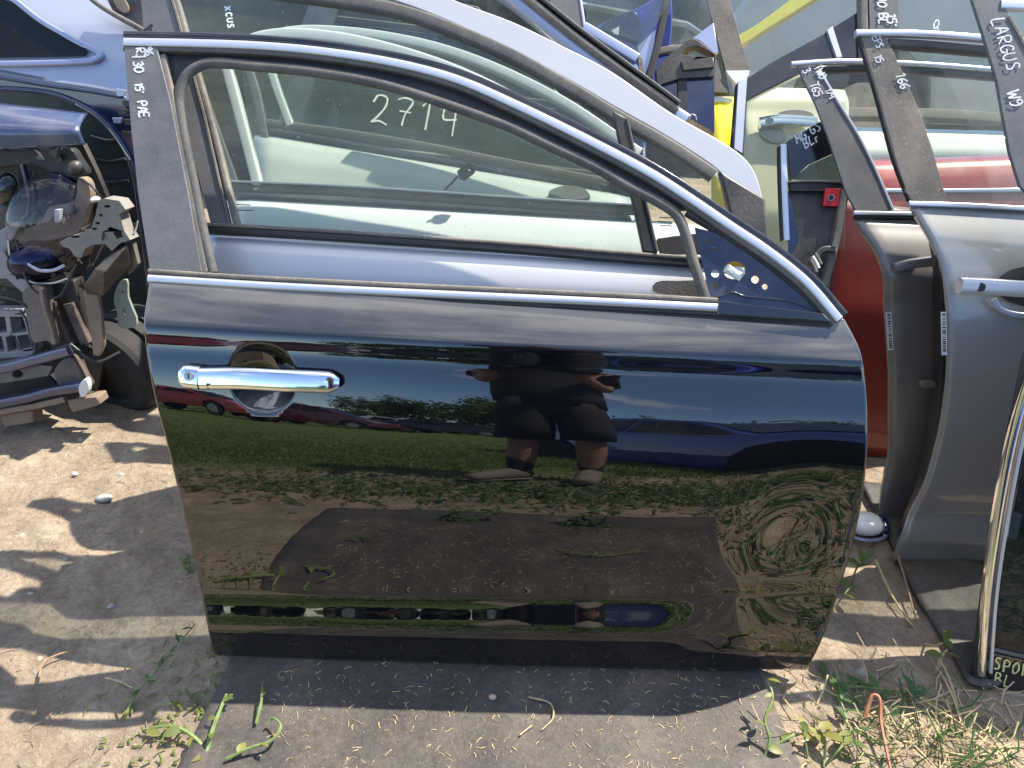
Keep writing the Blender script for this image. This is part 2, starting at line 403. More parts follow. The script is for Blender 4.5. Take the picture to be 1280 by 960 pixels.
gm.polygons.add(len(quads)); gm.polygons.foreach_set('loop_start', np.arange(0, quads.size, 4)); gm.polygons.foreach_set('loop_total', np.full(len(quads), 4))
gm.update(calc_edges=True); gm.validate()
m, t, b = newmat('dry_earth')
a1 = noise(t, 1.6, 10, .65); a2 = noise(t, 11, 10, .7); a3 = noise(t, 75, 6, .7); a4 = noise(t, 260, 3, .6)
base = ramp(t, a2.outputs[0], [(.25, (.185, .148, .115)), (.5, (.325, .268, .208)), (.75, (.45, .38, .30))])
big = ramp(t, a1.outputs[0], [(.35, (.72, .70, .68)), (.65, (1.08, 1.05, 1.0))])
c = mixc(t, 1.0, base.outputs[0], big.outputs[0], 'MULTIPLY')
fine = ramp(t, a3.outputs[0], [(.3, (.62, .6, .58)), (.6, (1.12, 1.1, 1.08))]); c = mixc(t, .8, c, fine.outputs[0], 'MULTIPLY')
cr = ramp(t, a4.outputs[0], [(.60, (0, 0, 0)), (.72, (.7,) * 3)]); c = mixc(t, cr.outputs[0], c, (.46, .40, .32))
dk = noise(t, 4.3, 9, .72, 'Object', 1.2); dkr = ramp(t, dk.outputs[0], [(.50, (0, 0, 0)), (.68, (.55,) * 3)]); c = mixc(t, dkr.outputs[0], c, (.16, .135, .10))
# moss and grass film towards the meadow (negative y)
geo = t.nodes.new('ShaderNodeNewGeometry'); sx = t.nodes.new('ShaderNodeSeparateXYZ'); t.links.new(geo.outputs['Position'], sx.inputs[0])
ad = t.nodes.new('ShaderNodeMath'); ad.operation = 'MULTIPLY_ADD'; ad.inputs[1].default_value = .8; t.links.new(a1.outputs[0], ad.inputs[0]); t.links.new(sx.outputs['Y'], ad.inputs[2])
mr = t.nodes.new('ShaderNodeMapRange'); mr.inputs['From Min'].default_value = -1.05; mr.inputs['From Max'].default_value = -1.55; t.links.new(ad.outputs[0], mr.inputs['Value'])
gc = ramp(t, a2.outputs[0], [(.3, (.06, .085, .026)), (.55, (.115, .15, .045)), (.8, (.20, .21, .08))])
c = mixc(t, mr.outputs[0], c, gc.outputs[0])
gr = ramp(t, a2.outputs[0], [(.60, (0, 0, 0)), (.78, (.45,) * 3)]); c = mixc(t, gr.outputs[0], c, (.17, .155, .075))
t.links.new(c, b.inputs['Base Color']); b.inputs['Roughness'].default_value = .95; b.inputs['Specular IOR Level'].default_value = .15
p = bump(t, b, a2.outputs[0], .7, .025); p = bump(t, b, a3.outputs[0], .7, .008, p); bump(t, b, a4.outputs[0], .6, .003, p)
go = link_mesh('ground', gm, m, None, True); go['kind'] = 'structure'
# ------------------------------------------------------------------ rubber mats
def mat_rubber():
    m, t, b = newmat('dusty_black_rubber_mat')
    a = noise(t, 6, 10, .7); f = noise(t, 95, 4, .65); s = noise(t, 330, 2, .5)
    c = ramp(t, a.outputs[0], [(.3, (.030, .027, .025)), (.55, (.078, .066, .057)), (.8, (.165, .135, .108))])
    k = ramp(t, f.outputs[0], [(.3, (.65,) * 3), (.7, (1.15,) * 3)]); cc = mixc(t, .9, c.outputs[0], k.outputs[0], 'MULTIPLY')
    sp = ramp(t, s.outputs[0], [(.66, (0, 0, 0)), (.74, (.6,) * 3)]); cc = mixc(t, sp.outputs[0], cc, (.36, .30, .22))
    t.links.new(cc, b.inputs['Base Color']); b.inputs['Roughness'].default_value = .7
    p = bump(t, b, f.outputs[0], .5, .003); bump(t, b, s.outputs[0], .4, .0015, p); return m
M['mat'] = mat_rubber()
def ground_sheet(name, corners, thick, lift, mat, nseg=24, wav=.004, parent=None):
    """a mat lying on the ground: bilinear patch of four ground points (x, y), bent over the earth"""
    A, B, C, D = [np.array(c[:2], float) for c in corners]; V = []; n = nseg + 1
    for j in range(n):
        for i in range(n):
            u, v = i / nseg, j / nseg
            p = (A * (1 - u) + B * u) * (1 - v) + (D * (1 - u) + C * u) * v
            k = .012 * math.sin(7 * u + 3) * (1 if v in (0, 1) else 0) + .010 * math.sin(6 * v + 1) * (1 if u in (0, 1) else 0)
            p = p + np.array([k * (1 if u in (0, 1) else 0), k * (1 if v in (0, 1) else 0)]) * .7
            z = max(float(ground_z(p[0], p[1])), -.02) + lift + wav * math.sin(9 * u + 2) * math.sin(7 * v + 1)
            V.append((p[0], p[1], z))
    F = [(j * n + i, j * n + i + 1, (j + 1) * n + i + 1, (j + 1) * n + i) for j in range(nseg) for i in range(nseg)]
    o = mesh(name, V, F, mat, parent, True); bm = bmesh.new(); bm.from_mesh(o.data); bmesh.ops.recalc_face_normals(bm, faces=bm.faces)
    if sum(f.normal.z for f in bm.faces) < 0: bmesh.ops.reverse_faces(bm, faces=bm.faces)
    bm.to_mesh(o.data); bm.free()
    s = o.modifiers.new('s', 'SOLIDIFY'); s.thickness = thick; s.offset = -1
    return o
ma = G(290, 826); mb = G(955, 842); ml = G(262, 958); mr_ = G(1004, 900)
k_l = (ml - ma); k_r = Vector((.035, -.30, 0))
o = ground_sheet('rubber_mat', [ma + Vector((0, .10, 0)), mb + Vector((-.03, .10, 0)), mb + Vector((.06, -.70, 0)), ma + Vector((-.04, -.70, 0))], .008, .016, M['mat'], 40, .0015)
tag(o, 'dusty black rubber mat lying on the dirt under the foot of the black door', 'rubber mat')
MAT_Z = .014
# ------------------------------------------------------------------ the black front door (hero)
YAW = R(2.3)
EX = Vector((math.cos(YAW), -math.sin(YAW), 0)); EY = Vector((math.sin(YAW), math.cos(YAW), 0))
HZ0 = .016
def elev_table(scallop=True):
    T = [(377, 80), (400, 64), (420, 55), (430, 50), (434, 22), (438, 6), (444, 1.3), (450, .8), (455, 4), (462, 18), (468, 22), (480, 18.5), (512, 8.5), (538, 1.8), (546, -1.0), (551, -2.6), (575, -9), (612, -19.5), (655, -29), (700, -40), (738, -48)]
    if scallop: T += [(743, -46), (747, -14), (751, -5), (757, -1.5), (766, .8), (776, .2), (784, -3), (790, -8), (795, -22), (800, -48), (804, -60)]
    else: T += [(760, -50), (790, -56), (805, -60)]
    T += [(812, -62), (826, -66), (834, -92), (842, -125)]
    return np.array(T, float)
def profile(scallop=True, off=0.0):
    T = elev_table(scallop)
    Y, Z = off, HZ0; pts = []; ds = .0008
    while True:
        al = math.atan2(CAM_H - Z, CAM_D + Y)
        y = 480 + FPX * math.tan(al - PITCH)
        if y < 377.5: break
        e = math.radians(float(np.interp(y, T[:, 0], T[:, 1]))); ph = (al + e) / 2
        pts.append((Y, Z, y, ph)); Y += ds * math.sin(ph); Z += ds * math.cos(ph)
        if len(pts) > 3000: break
    a = np.array(pts)
    # smooth the slope a little and integrate again
    k = np.exp(-.5 * (np.arange(-12, 13) / 3.2) ** 2); k /= k.sum()
    ph = np.convolve(np.pad(a[:, 3], 12, mode='edge'), k, mode='valid')
    Ys = off + np.concatenate([[0], np.cumsum(ds * np.sin(ph))[:-1]]); Zs = HZ0 + np.concatenate([[0], np.cumsum(ds * np.cos(ph))[:-1]])
    return Ys, Zs, a[:, 2], ph
PA = profile(True); PB = profile(False, -.002)
NS = len(PA[0])
PBy = np.interp(PA[1], PB[1], PB[0]); PBy += PA[0][-1] - PBy[-1]
# keep the flat profile equal to the scalloped one above the lower crease
i_cr = int(np.argmin(np.abs(PA[2] - 741))); PBy = PBy + (PA[0][i_cr] - PBy[i_cr]); PBy[i_cr:] = PA[0][i_cr:]
i_rl = int(np.argmin(np.abs(PA[2] - 812))); PBy[:i_rl] = PA[0][:i_rl]; PBy[i_rl:i_cr] = PA[0][i_rl] + (PA[0][i_cr] - PA[0][i_rl]) * (PA[1][i_rl:i_cr] - PA[1][i_rl]) / (PA[1][i_cr] - PA[1][i_rl])
PBy = np.convolve(np.pad(PBy, 8, mode='edge'), np.ones(17) / 17, mode='valid')
# shear of the feature lines, read off the photograph left and right
feat = [(380, (184, 357), (1058, 402)), (433, (190, 405), (1078, 451)), (458, (200, 430), (900, 473)), (545, (205, 542), (1080, 548)), (656, (240, 652), (1070, 660)), (751, (256, 747), (1040, 756)), (800, (262, 795), (1020, 806)), (838, (268, 824), (1008, 845))]
fm = []
for yc, l, r in feat:
    i = int(np.argmin(np.abs(PA[2] - yc))); ph = PA[3][i] if yc not in (800, 751) else .1
    o_ = EY * PA[0][i] + Vector((0, 0, PA[1][i])); T = EY * math.sin(ph) + Vector((0, 0, math.cos(ph))); n_ = -EY * math.cos(ph) + Vector((0, 0, math.sin(ph)))
    pl_ = Plane(o_, EX, n_); (ul, vl), (ur, vr) = pl_.uv(pl_.P(*l)), pl_.uv(pl_.P(*r)); fm.append((yc, (vr - vl) / (ur - ul)))
fm = np.array(fm)
SH = np.interp(PA[2], fm[:, 0], fm[:, 1]); kk = np.ones(121) / 121; SH = np.convolve(np.pad(SH, 60, mode='edge'), kk, mode='valid')
Lpx = np.array(cat_rom([(184, 340), (184, 357), (178, 400), (180, 430), (190, 490), (204, 545), (225, 632), (245, 718), (260, 795), (267, 826), (270, 850)], 12))
Rpx = np.array(cat_rom([(1050, 385), (1060, 403), (1077, 438), (1083, 470), (1087, 540), (1085, 580), (1076, 645), (1052, 735), (1027, 805), (1006, 846), (1000, 860)], 12))
def smooth01(x): x = np.clip(x, 0, 1); return x * x * (3 - 2 * x)
U_SC0, U_SC1 = .235, .40
def panel_pt(u, i, off=0.0):
    w_ = float(smooth01((u - U_SC0) / (U_SC1 - U_SC0)))
    Y = PA[0][i] * (1 - w_) + PBy[i] * w_
    # gentle crown along the length, and the flare towards the wheel arch low at the front
    Y += .010 * (u / .55) ** 2 * .35
    Z = PA[1][i] + u * SH[i]
    fl = float(smooth01((u - .33) / .18)) * float(np.exp(-((PA[1][i] - .33) / .16) ** 2)); Y -= -.012 * fl
    Y += .007 * math.exp(-(((u - .475) / .045) ** 2 + ((PA[1][i] - .30) / .05) ** 2)) - .004 * math.exp(-(((u - .41) / .05) ** 2 + ((PA[1][i] - .20) / .05) ** 2))
    ph = PA[3][i]
    return EX * u + EY * (Y - off * math.cos(ph)) + Vector((0, 0, Z + off * math.sin(ph)))
# bowl behind the handle
def edge_u(i, E, lo, hi):
    for _ in range(40):
        mid = (lo + hi) / 2; px, py = project(panel_pt(mid, i)); xe = np.interp(py, E[:, 1], E[:, 0])
        if px < xe: lo = mid
        else: hi = mid
    return (lo + hi) / 2
rows = []; last = -1
for i in range(NS):
    step = 3 if (PA[2][i] < 520 or 735 < PA[2][i] < 812) else 7
    if i - last >= step or i in (0, NS - 1): rows.append(i); last = i
UL = np.array([edge_u(i, Lpx, -1, 0) for i in rows]); UR = np.array([edge_u(i, Rpx, 0, 1) for i in rows])
# the handle bowl, found on the surface
def panel_hit(px, py):
    lo, hi = 0, len(rows) - 1; u = (px - 640) / FPX * 1.3
    for _ in range(30):
        best = min(range(len(rows)), key=lambda k: abs(project(panel_pt(u, rows[k]))[1] - py)); x, _y = project(panel_pt(u, rows[best])); u += (px - x) / FPX * 1.3
    return u, rows[best]
BU, BI = panel_hit(328, 472); BZ = PA[1][BI]
ks = np.concatenate([np.linspace(0, .012, 7)[:-1], np.concatenate([np.linspace(.012, .24, 150), np.linspace(.24, .988, 170)[1:]]), np.linspace(.988, 1, 7)[1:]])
V = []; 
for r_, i in enumerate(rows):
    for k in ks:
        u = UL[r_] * (1 - k) + UR[r_] * k
        off = 0.0
        dx, dz = (u - BU) / .058, (PA[1][i] - BZ) / .047
        d2 = dx * dx + dz * dz
        if d2 < 1: off = -.036 * (1 - d2)
        e = min(u - UL[r_], UR[r_] - u)
        if e < .006: off -= .006 - math.sqrt(max(0, .006 ** 2 - (.006 - e) ** 2))
        V.append(panel_pt(u, i, off))
nc = len(ks); F = [(j * nc + i, j * nc + i + 1, (j + 1) * nc + i + 1, (j + 1) * nc + i) for j in range(len(rows) - 1) for i in range(nc - 1)]
hero = thing('black_car_door', 'glossy black front car door with chrome trim and an empty window leaning in front', 'car door', tuple(EX * 0 + Vector((0, 0, HZ0))))
pn = mesh('door_skin', V, F, M['black'], hero, True)
sm = pn.modifiers.new('s', 'SOLIDIFY'); sm.thickness = .0012; sm.offset = -1
# the inner shell of the door
V2 = []; F2 = []
rr_ = [r_ for r_ in range(0, len(rows), 6)]
for r_ in rr_:
    i = rows[r_]
    for k in np.linspace(0, 1, 13):
        u = UL[r_] * (1 - k) + UR[r_] * k; e = 0 if 0 < k < 1 else 1
        u += (.012 if k == 0 else (-.012 if k == 1 else 0)); V2.append(EX * u + EY * (float(np.interp(PA[1][i], [0, .7], [.045, PA[0][-1] + .025])) if not e else PA[0][i] + .012) + Vector((0, 0, PA[1][i] + u * SH[i])))
n2 = 13; F2 = [(j * n2 + i + 1, j * n2 + i, (j + 1) * n2 + i, (j + 1) * n2 + i + 1) for j in range(len(rr_) - 1) for i in range(n2 - 1)]
mesh('inner_shell', V2, F2, M['inner'], hero, True)
# frame plane: from the belt upward
TOPI = NS - 1
PHF = R(31)
FO = EY * PA[0][TOPI] + Vector((0, 0, PA[1][TOPI])); FN = -EY * math.cos(PHF) + Vector((0, 0, math.sin(PHF)))
HF = Plane(FO, EX, FN)
# chrome roof trim and its black flange
trim = [(154, 51.5), (240, 53), (320, 56), (400, 63), (495, 78), (570, 98), (640, 128), (740, 177), (815, 217), (865, 249), (915, 283), (960, 313), (1010, 353), (1050, 399)]
def shift(path, d):
    res = []
    for i, (x, y) in enumerate(path):
        a = path[max(0, i - 1)]; b_ = path[min(len(path) - 1, i + 1)]; tx, ty = b_[0] - a[0], b_[1] - a[1]; l = math.hypot(tx, ty)
        res.append((x + ty / l * d, y - tx / l * d))   # d > 0: up/outside
    return res
strip('frame_trim', HF, trim, 10.5, .006, .006, M['chrome'], hero, .003, 10)
strip('frame_flange', HF, shift(trim, 9.5), 8, .002, .03, M['blackpaint'], hero, .002, 10)
strip('frame_lip', HF, shift(trim, -8.5), 6.5, .003, .012, M['rubber'], hero, .002, 10)
# upper channel between trim and seal
seal_path = [(266, 341), (255, 295), (243, 235), (226, 150), (224, 118), (234, 94), (256, 80), (320, 83), (400, 91), (480, 106), (560, 131), (640, 160), (690, 184), (740, 207), (790, 236), (822, 252), (845, 268), (856, 290), (866, 325), (882, 374)]
chan = shift(trim[0:12], -8)
inner_ = [(840, 262), (790, 236), (740, 208), (690, 185), (640, 161), (560, 132), (480, 107), (400, 92), (320, 84), (256, 82), (236, 92), (226, 112), (224, 128), (214, 126), (198, 60)]
plate('frame_channel', HF, cat_rom([(200, 58)] + chan[1:10], 5) + [(862, 262)] + inner_, -.010, .012, M['channel'], hero, bevel=.0008)
sv = cat_rom(seal_path, 8); sp3 = [HF.P(x, y, -.006) for x, y in sv]
sweep('window_seal', sp3, HF.n, oval(.0088, .0075, 12), M['rubber'], hero)
# B pillar cover, its light edge strip, steel flange behind
plate('pillar_cover', HF, [(155, 58), (196, 59), (213, 126), (235, 240), (252, 340), (187, 339), (172, 240), (164, 165)], .004, .005, M['pillar'], hero, bevel=.0012)
strip('pillar_edge_strip', HF, [(202, 68), (214, 125), (237, 240), (256, 340)], 8, .001, .010, M['rubber_tan'], hero, .002)
plate('pillar_flange', HF, [(156, 58), (205, 60), (220, 126), (243, 240), (262, 345), (190, 345), (174, 240), (166, 165)], -.004, .02, M['blackpaint'], hero)
# belt mouldings
belt = [(184, 347.5), (320, 356), (480, 364), (640, 371.5), (780, 378), (897, 384)]
strip('belt_moulding', HF, belt, 13, .010, .012, M['chrome'], hero, .004, 8, prof=lambda wd: rect(.0135, .012, 0, .005))
strip('belt_seal', HF, shift(belt, 9), 6, .008, .012, M['rubber_tan'], hero, .002, 8, prof=lambda wd: rect(.008, .012, 0, .003))
strip('belt_gap_strip', HF, shift(belt, -8), 3, .004, .006, M['channel'], hero, .001, 8, prof=lambda wd: rect(.005, .006, 0, 0))
plate('belt_ledge', HF, [(897, 376), (1030, 392), (1040, 402), (897, 394)], .006, .016, M['black'], hero, bevel=.002)
# steel triangle for the mirror
hole = [circle(894, 342, 5), circle(944, 349.5, 4.8), circle(956, 358.5, 3.6), circle(894, 356.5, 3.6), circle(918, 338, 14, 14, 11), circle(883, 301, 2.6), circle(893, 311.5, 3.6, 12, 2.6)]
plate('mirror_mount', HF, [(868, 284), (900, 292), (945, 322), (985, 352), (1018, 380), (1030, 394), (890, 379), (878, 330)], -.006, .0015, M['navy_dull'], hero, hole, bevel=.0005)
pc = HF.P(918, 340, -.012)
cb = thing('x', None, None) if False else None
tube('mirror_plug', [HF.P(908, 335, -.004), HF.P(918, 342, -.008), HF.P(926, 346, -.002)], .0075, M['sticker'], hero, 8, 4)
tube('mirror_cable', [HF.P(926, 344, -.012), HF.P(930, 352, -.03), HF.P(925, 362, -.06)], .005, M['channel'], hero, 6, 5)
strip('mirror_rib', HF, [(884, 372), (905, 369), (915, 365), (930, 370), (985, 376), (1022, 388)], 2.4, -.003, .004, M['blackpaint'], hero, .001)
strip('front_channel', HF, [(860, 262), (900, 286), (945, 316), (985, 346), (1015, 372), (1038, 398)], 13, -.003, .014, M['channel'], hero, .003)
# door handle
HB = Plane(panel_pt(BU, BI), EX, FN.lerp(-EY, .45))
hp = panel_pt(BU, BI); ph = PA[3][BI]
HPl = Plane(panel_pt(BU, BI), EX + Vector((0, 0, SH[BI])), -EY * math.cos(ph) + Vector((0, 0, math.sin(ph))))
hh = thing('y', None, None) if False else None
bar = cat_rom([(250, 473), (300, 473), (360, 476), (410, 478), (424, 479)], 6)
hb_path = [HPl.P(x, y, .016 + .008 * math.sin(math.pi * (x - 250) / 180)) for x, y in bar]
scl = [1, 1.0] + [1.0] * (len(bar) - 6) + [.95, .85, .7, .4]
sc_l = [1.0 if x < 405 else max(.35, 1 - ((x - 405) / 20) ** 2 * .65) for x, y in bar]
hd = sweep('door_handle', hb_path, HPl.n, [(a * 1.0, b_) for a, b_ in rect(.037, .016, .006, .009)], M['chrome_hi'], hero, True, True, sc_l)
cap = [HPl.P(x, y, .015) for x, y in cat_rom([(224, 470), (236, 471), (249, 472.6)], 5)]
cs = [.55, .8, .95, 1, 1, 1, 1, 1, 1, 1, 1][:len(cap)]
cp_ = sweep('lock_cap', cap, HPl.n, rect(.039, .018, .006, .010), M['chrome_hi'], hd, True, True, cs)
c0 = HPl.P(236, 470, .0215)
cyl = []
sweep('lock_cylinder', [c0 + HPl.n * -.002, c0 + HPl.n * .0012], HPl.ey, oval(.0078, .0078, 20), M['metal'], hd)
sweep('key_slot', [c0 + HPl.n * .0005, c0 + HPl.n * .0018], HPl.ey, [(-.001, -.004), (.001, -.004), (.001, .004), (-.001, .004)], M['print'], hd, False)
for x in (262, 412):
    q = HPl.P(x, 477, .0); sweep('handle_post', [q - HPl.n * .02, q + HPl.n * .014], HPl.ey, oval(.012, .008, 12), M['channel'], hd)
box('sensor_pad', HPl.P(263, 482, .0215), (.012, .003, .009), M['channel'], hd, None, .001)
# ------------------------------------------------------------------ handwriting
GL = {
 '0': [[(.3, 1), (.08, .75), (.05, .3), (.25, 0), (.5, .2), (.55, .65), (.35, 1)]], '1': [[(.15, .8), (.35, 1), (.33, 0)]],
 '2': [[(.05, .72), (.2, .98), (.5, .95), (.5, .65), (.15, .12), (.05, .02), (.3, .1), (.6, 0)]], '3': [[(.08, .9), (.35, 1), (.5, .8), (.25, .55), (.52, .35), (.35, .03), (.05, .1)]],
 '4': [[(.1, 1), (.1, .55), (.55, .6)], [(.5, 1), (.46, 0)]], '5': [[(.5, 1), (.12, .97), (.1, .6), (.42, .6), (.5, .25), (.3, 0), (.05, .08)]],
 '6': [[(.45, 1), (.15, .7), (.08, .25), (.3, 0), (.5, .2), (.35, .45), (.1, .3)]], '7': [[(.05, .88), (.3, .98), (.58, .9), (.35, .4), (.28, 0)], [(.15, .5), (.55, .5)]],
 '9': [[(.5, .75), (.3, .98), (.1, .78), (.25, .55), (.5, .7), (.5, .35), (.35, 0), (.15, .02)]],
 'i': [[(.2, .62), (.2, 0)], [(.2, .85), (.22, .92)]], 'P': [[(.12, 0), (.12, 1), (.5, .9), (.48, .55), (.14, .48)]], 'A': [[(.05, 0), (.3, 1), (.55, 0)], [(.12, .38), (.5, .38)]],
 'E': [[(.55, 1), (.1, 1), (.1, 0), (.55, 0)], [(.1, .5), (.45, .5)]], 'R': [[(.1, 0), (.1, 1), (.5, .9), (.45, .55), (.12, .5), (.55, 0)]], 'J': [[(.15, 1), (.5, 1)], [(.4, 1), (.4, .2), (.22, 0), (.05, .15)]],
 "'": [[(.2, 1), (.15, .75)]], '.': [[(.15, .02), (.2, .06)]], '/': [[(.05, 0), (.5, 1)]], 'T': [[(.02, 1), (.6, 1)], [(.32, 1), (.3, 0)]], 'W': [[(.02, 1), (.15, 0), (.32, .7), (.48, 0), (.62, 1)]],
 'O': [[(.3, 1), (.06, .6), (.2, .02), (.52, .3), (.5, .8), (.28, 1)]], 'L': [[(.12, 1), (.1, 0), (.5, .02)]], 'G': [[(.52, .85), (.3, 1), (.07, .6), (.2, .05), (.5, .1), (.52, .45), (.32, .45)]],
 'U': [[(.08, 1), (.08, .25), (.3, 0), (.5, .25), (.52, 1)]], 'S': [[(.5, .9), (.25, 1), (.1, .75), (.45, .4), (.4, .05), (.08, .08)]], 'B': [[(.1, 0), (.1, 1), (.45, .88), (.4, .58), (.12, .52), (.52, .4), (.48, .08), (.1, 0)]],
 'M': [[(.05, 0), (.1, 1), (.32, .35), (.55, 1), (.6, 0)]], 'N': [[(.08, 0), (.1, 1), (.5, 0), (.52, 1)]], 'H': [[(.1, 1), (.1, 0)], [(.52, 1), (.5, 0)], [(.1, .5), (.5, .52)]], 'Q': [[(.3, 1), (.06, .6), (.2, .02), (.52, .3), (.5, .8), (.28, 1)], [(.35, .3), (.62, -.1)]],
 'l': [[(.2, 1), (.18, .05), (.3, 0)]], 'r': [[(.1, .6), (.12, 0)], [(.12, .4), (.35, .6)]], 'x': [[(.05, .6), (.45, 0)], [(.45, .6), (.05, 0)]], 'c': [[(.45, .5), (.25, .62), (.08, .3), (.25, 0), (.45, .1)]], 'u': [[(.08, .6), (.1, .1), (.3, 0), (.42, .2), (.42, .6), (.45, 0)]], 's': [[(.42, .55), (.2, .62), (.12, .42), (.4, .2), (.3, 0), (.06, .06)]],
 'I': [[(.2, 1), (.2, 0)]], 'D': [[(.1, 0), (.1, 1), (.5, .7), (.48, .25), (.1, 0)]], ' ': [], '-': [[(.1, .5), (.5, .5)]],
}
def handwriting(text, pl, x, y, size, direction, off, mat, parent, width=.0015, slant=.1, name='handwriting', adv=.72, up=None):
    """strokes of a paint marker: starts at photo pixel (x, y) on plane pl, runs along `direction` (unit pixels)"""
    dx, dy = direction; ux, uy = up if up else (dy, -dx); V = []; F = []
    rnd = random.Random(sum(map(ord, text))); cx = 0
    for ch in text:
        jx, jy = rnd.uniform(-.03, .03), rnd.uniform(-.05, .05)
        for st in GL.get(ch, []):
            st2 = cat_rom(st, 4) if len(st) > 2 else st
            pts = []
            for gx, gy in st2:
                a = (cx + gx + jx + slant * gy) * size; b_ = (gy + jy) * size
                pts.append(pl.P(x + dx * a + ux * b_, y + dy * a + uy * b_, off))
            v, f = sweep_geo(pts, pl.n, [(-width, -.0003), (width, -.0003), (width, .0002), (-width, .0002)], True, [rnd.uniform(.65, 1.15) for _ in pts])
            k = len(V); V += v; F += [tuple(q + k for q in ff) for ff in f]
        cx += adv if ch != ' ' else .5
    return mesh(name, V, F, mat, parent)
dn = (.16, .987); upr = (.98, -.16)
handwriting('RJ', HF, 169, 60, 11, dn, .0045, M['ink'], hero, up=upr, adv=.6)
handwriting('96', HF, 180, 58, 10, dn, .0045, M['ink'], hero, up=upr, adv=.6)
handwriting('i30', HF, 165, 69, 12, dn, .0045, M['ink'], hero, up=upr, adv=.62)
handwriting("15'", HF, 168, 103, 10, dn, .0045, M['ink'], hero, up=upr, adv=.55)
handwriting('PAE', HF, 171, 126, 12, dn, .0045, M['ink'], hero, up=upr, adv=.62)
# ------------------------------------------------------------------ the yard behind the photographer (seen in the black door)
def make_car(name, label, mat, loc, rz, group=None, hatch=True, wheels=True, zoff=0.0, s=1.0, roof=1.0):
    t = thing(name, label, 'car', (0, 0, 0), group)
    # side outline x (front = +), z
    low = [(-2.05, .32), (-1.72, .30), (-1.66, .52), (-1.5, .66), (-1.3, .70), (-1.1, .66), (-.94, .52), (-.88, .26), (.90, .26), (.96, .52), (1.12, .66), (1.32, .70), (1.52, .66), (1.68, .52), (1.74, .30), (2.08, .30), (2.14, .48), (2.06, .72), (1.85, .84), (1.02, .98), (-1.95, 1.02), (-2.10, .80)]
    if not hatch: low[-2] = (-1.98, .98)
    def extr(nm, pts, w0, w1, zsplit, mt, par, bev=.03):
        n = len(pts); V = []; 
        for sgn in (-1, 1):
            for x, z in pts:
                wd = w0 if z < zsplit[0] else w0 + (w1 - w0) * min(1, (z - zsplit[0]) / (zsplit[1] - zsplit[0])); V.append((x, sgn * wd, z))
        F = [tuple(range(n)), tuple(range(2 * n - 1, n - 1, -1))] + [(i, i + n, (i + 1) % n + n, (i + 1) % n) for i in range(n)]
        F = [tuple(reversed(f)) for f in F]
        return mesh(nm, V, F, mt, par, bevel=bev, seg=2)
    extr('body', low, .84, .80, (.5, 1.0), mat, t)
    rz_ = 1.46 * roof
    cab = [(1.05, .97), (.30, rz_ - .04), (-.2, rz_), (-1.2, rz_ - .03), (-1.95, 1.01)] if hatch else [(1.05, .97), (.25, rz_ - .04), (-.2, rz_), (-.85, rz_ - .05), (-1.45, 1.0)]
    extr('cabin', cab, .80, .60, (.97, 1.46), mat, t)
    for sgn in (-1, 1):
        def pt(x, z): return (x, sgn * (.80 - .20 * (z - .97) / .49 + .008), z)
        for q in ([(.88, 1.02), (.28, rz_ - .10), (-.22, rz_ - .07), (-.26, 1.03)], [(-.34, 1.03), (-.30, rz_ - .07), (-.95, rz_ - .10), (-1.30 if hatch else -1.1, 1.04)]):
            mesh('window', [pt(*a) for a in q], [(0, 1, 2, 3)], M['carglass'], t)
        mesh('headlight', [(2.10, sgn * .50, .60), (2.10, sgn * .76, .60), (2.0, sgn * .78, .76), (2.02, sgn * .5, .76)], [(0, 1, 2, 3)], M['sticker'], t)
        if not wheels:
            for xo in (0, -2.62): mesh('wheel_well', [(x + xo, sgn * .847, z) for x, z in ((.87, .24), (.93, .53), (1.10, .69), (1.32, .735), (1.54, .69), (1.71, .53), (1.77, .24))], [tuple(range(7))], M['tyre'], t)
    mesh('windscreen', [(1.06, -.70, 1.0), (1.06, .70, 1.0), (.34, .60, rz_ - .05), (.34, -.60, rz_ - .05)], [(0, 1, 2, 3)], M['carglass'], t)
    if wheels:
        for x in (1.32, -1.30):
            for sgn in (-1, 1):
                wv = sweep('wheel', [(x, sgn * .66, .31), (x, sgn * .86, .31)], Vector((0, 0, 1)), oval(.31, .31, 20), M['tyre'], t)
                sweep('rim', [(x, sgn * .84, .31), (x, sgn * .868, .31)], Vector((0, 0, 1)), oval(.19, .19, 14), M['metal'], wv)
    t.location = (loc[0], loc[1], zoff); t.rotation_euler = (0, 0, rz); t.scale = (s, s, s)
    return t
M['carglass'] = plain('car_window', (.012, .014, .016), .05); M['tyre'] = plain('tyre_rubber', (.02, .02, .02), .8)
M['darkgrey_p'] = paint('dark_grey_paint', (.05, .05, .055), .3, .3); M['maroon'] = paint('maroon_paint', (.10, .008, .012), 0, .3); M['redcar'] = paint('red_car_paint', (.36, .012, .014), 0, .3)
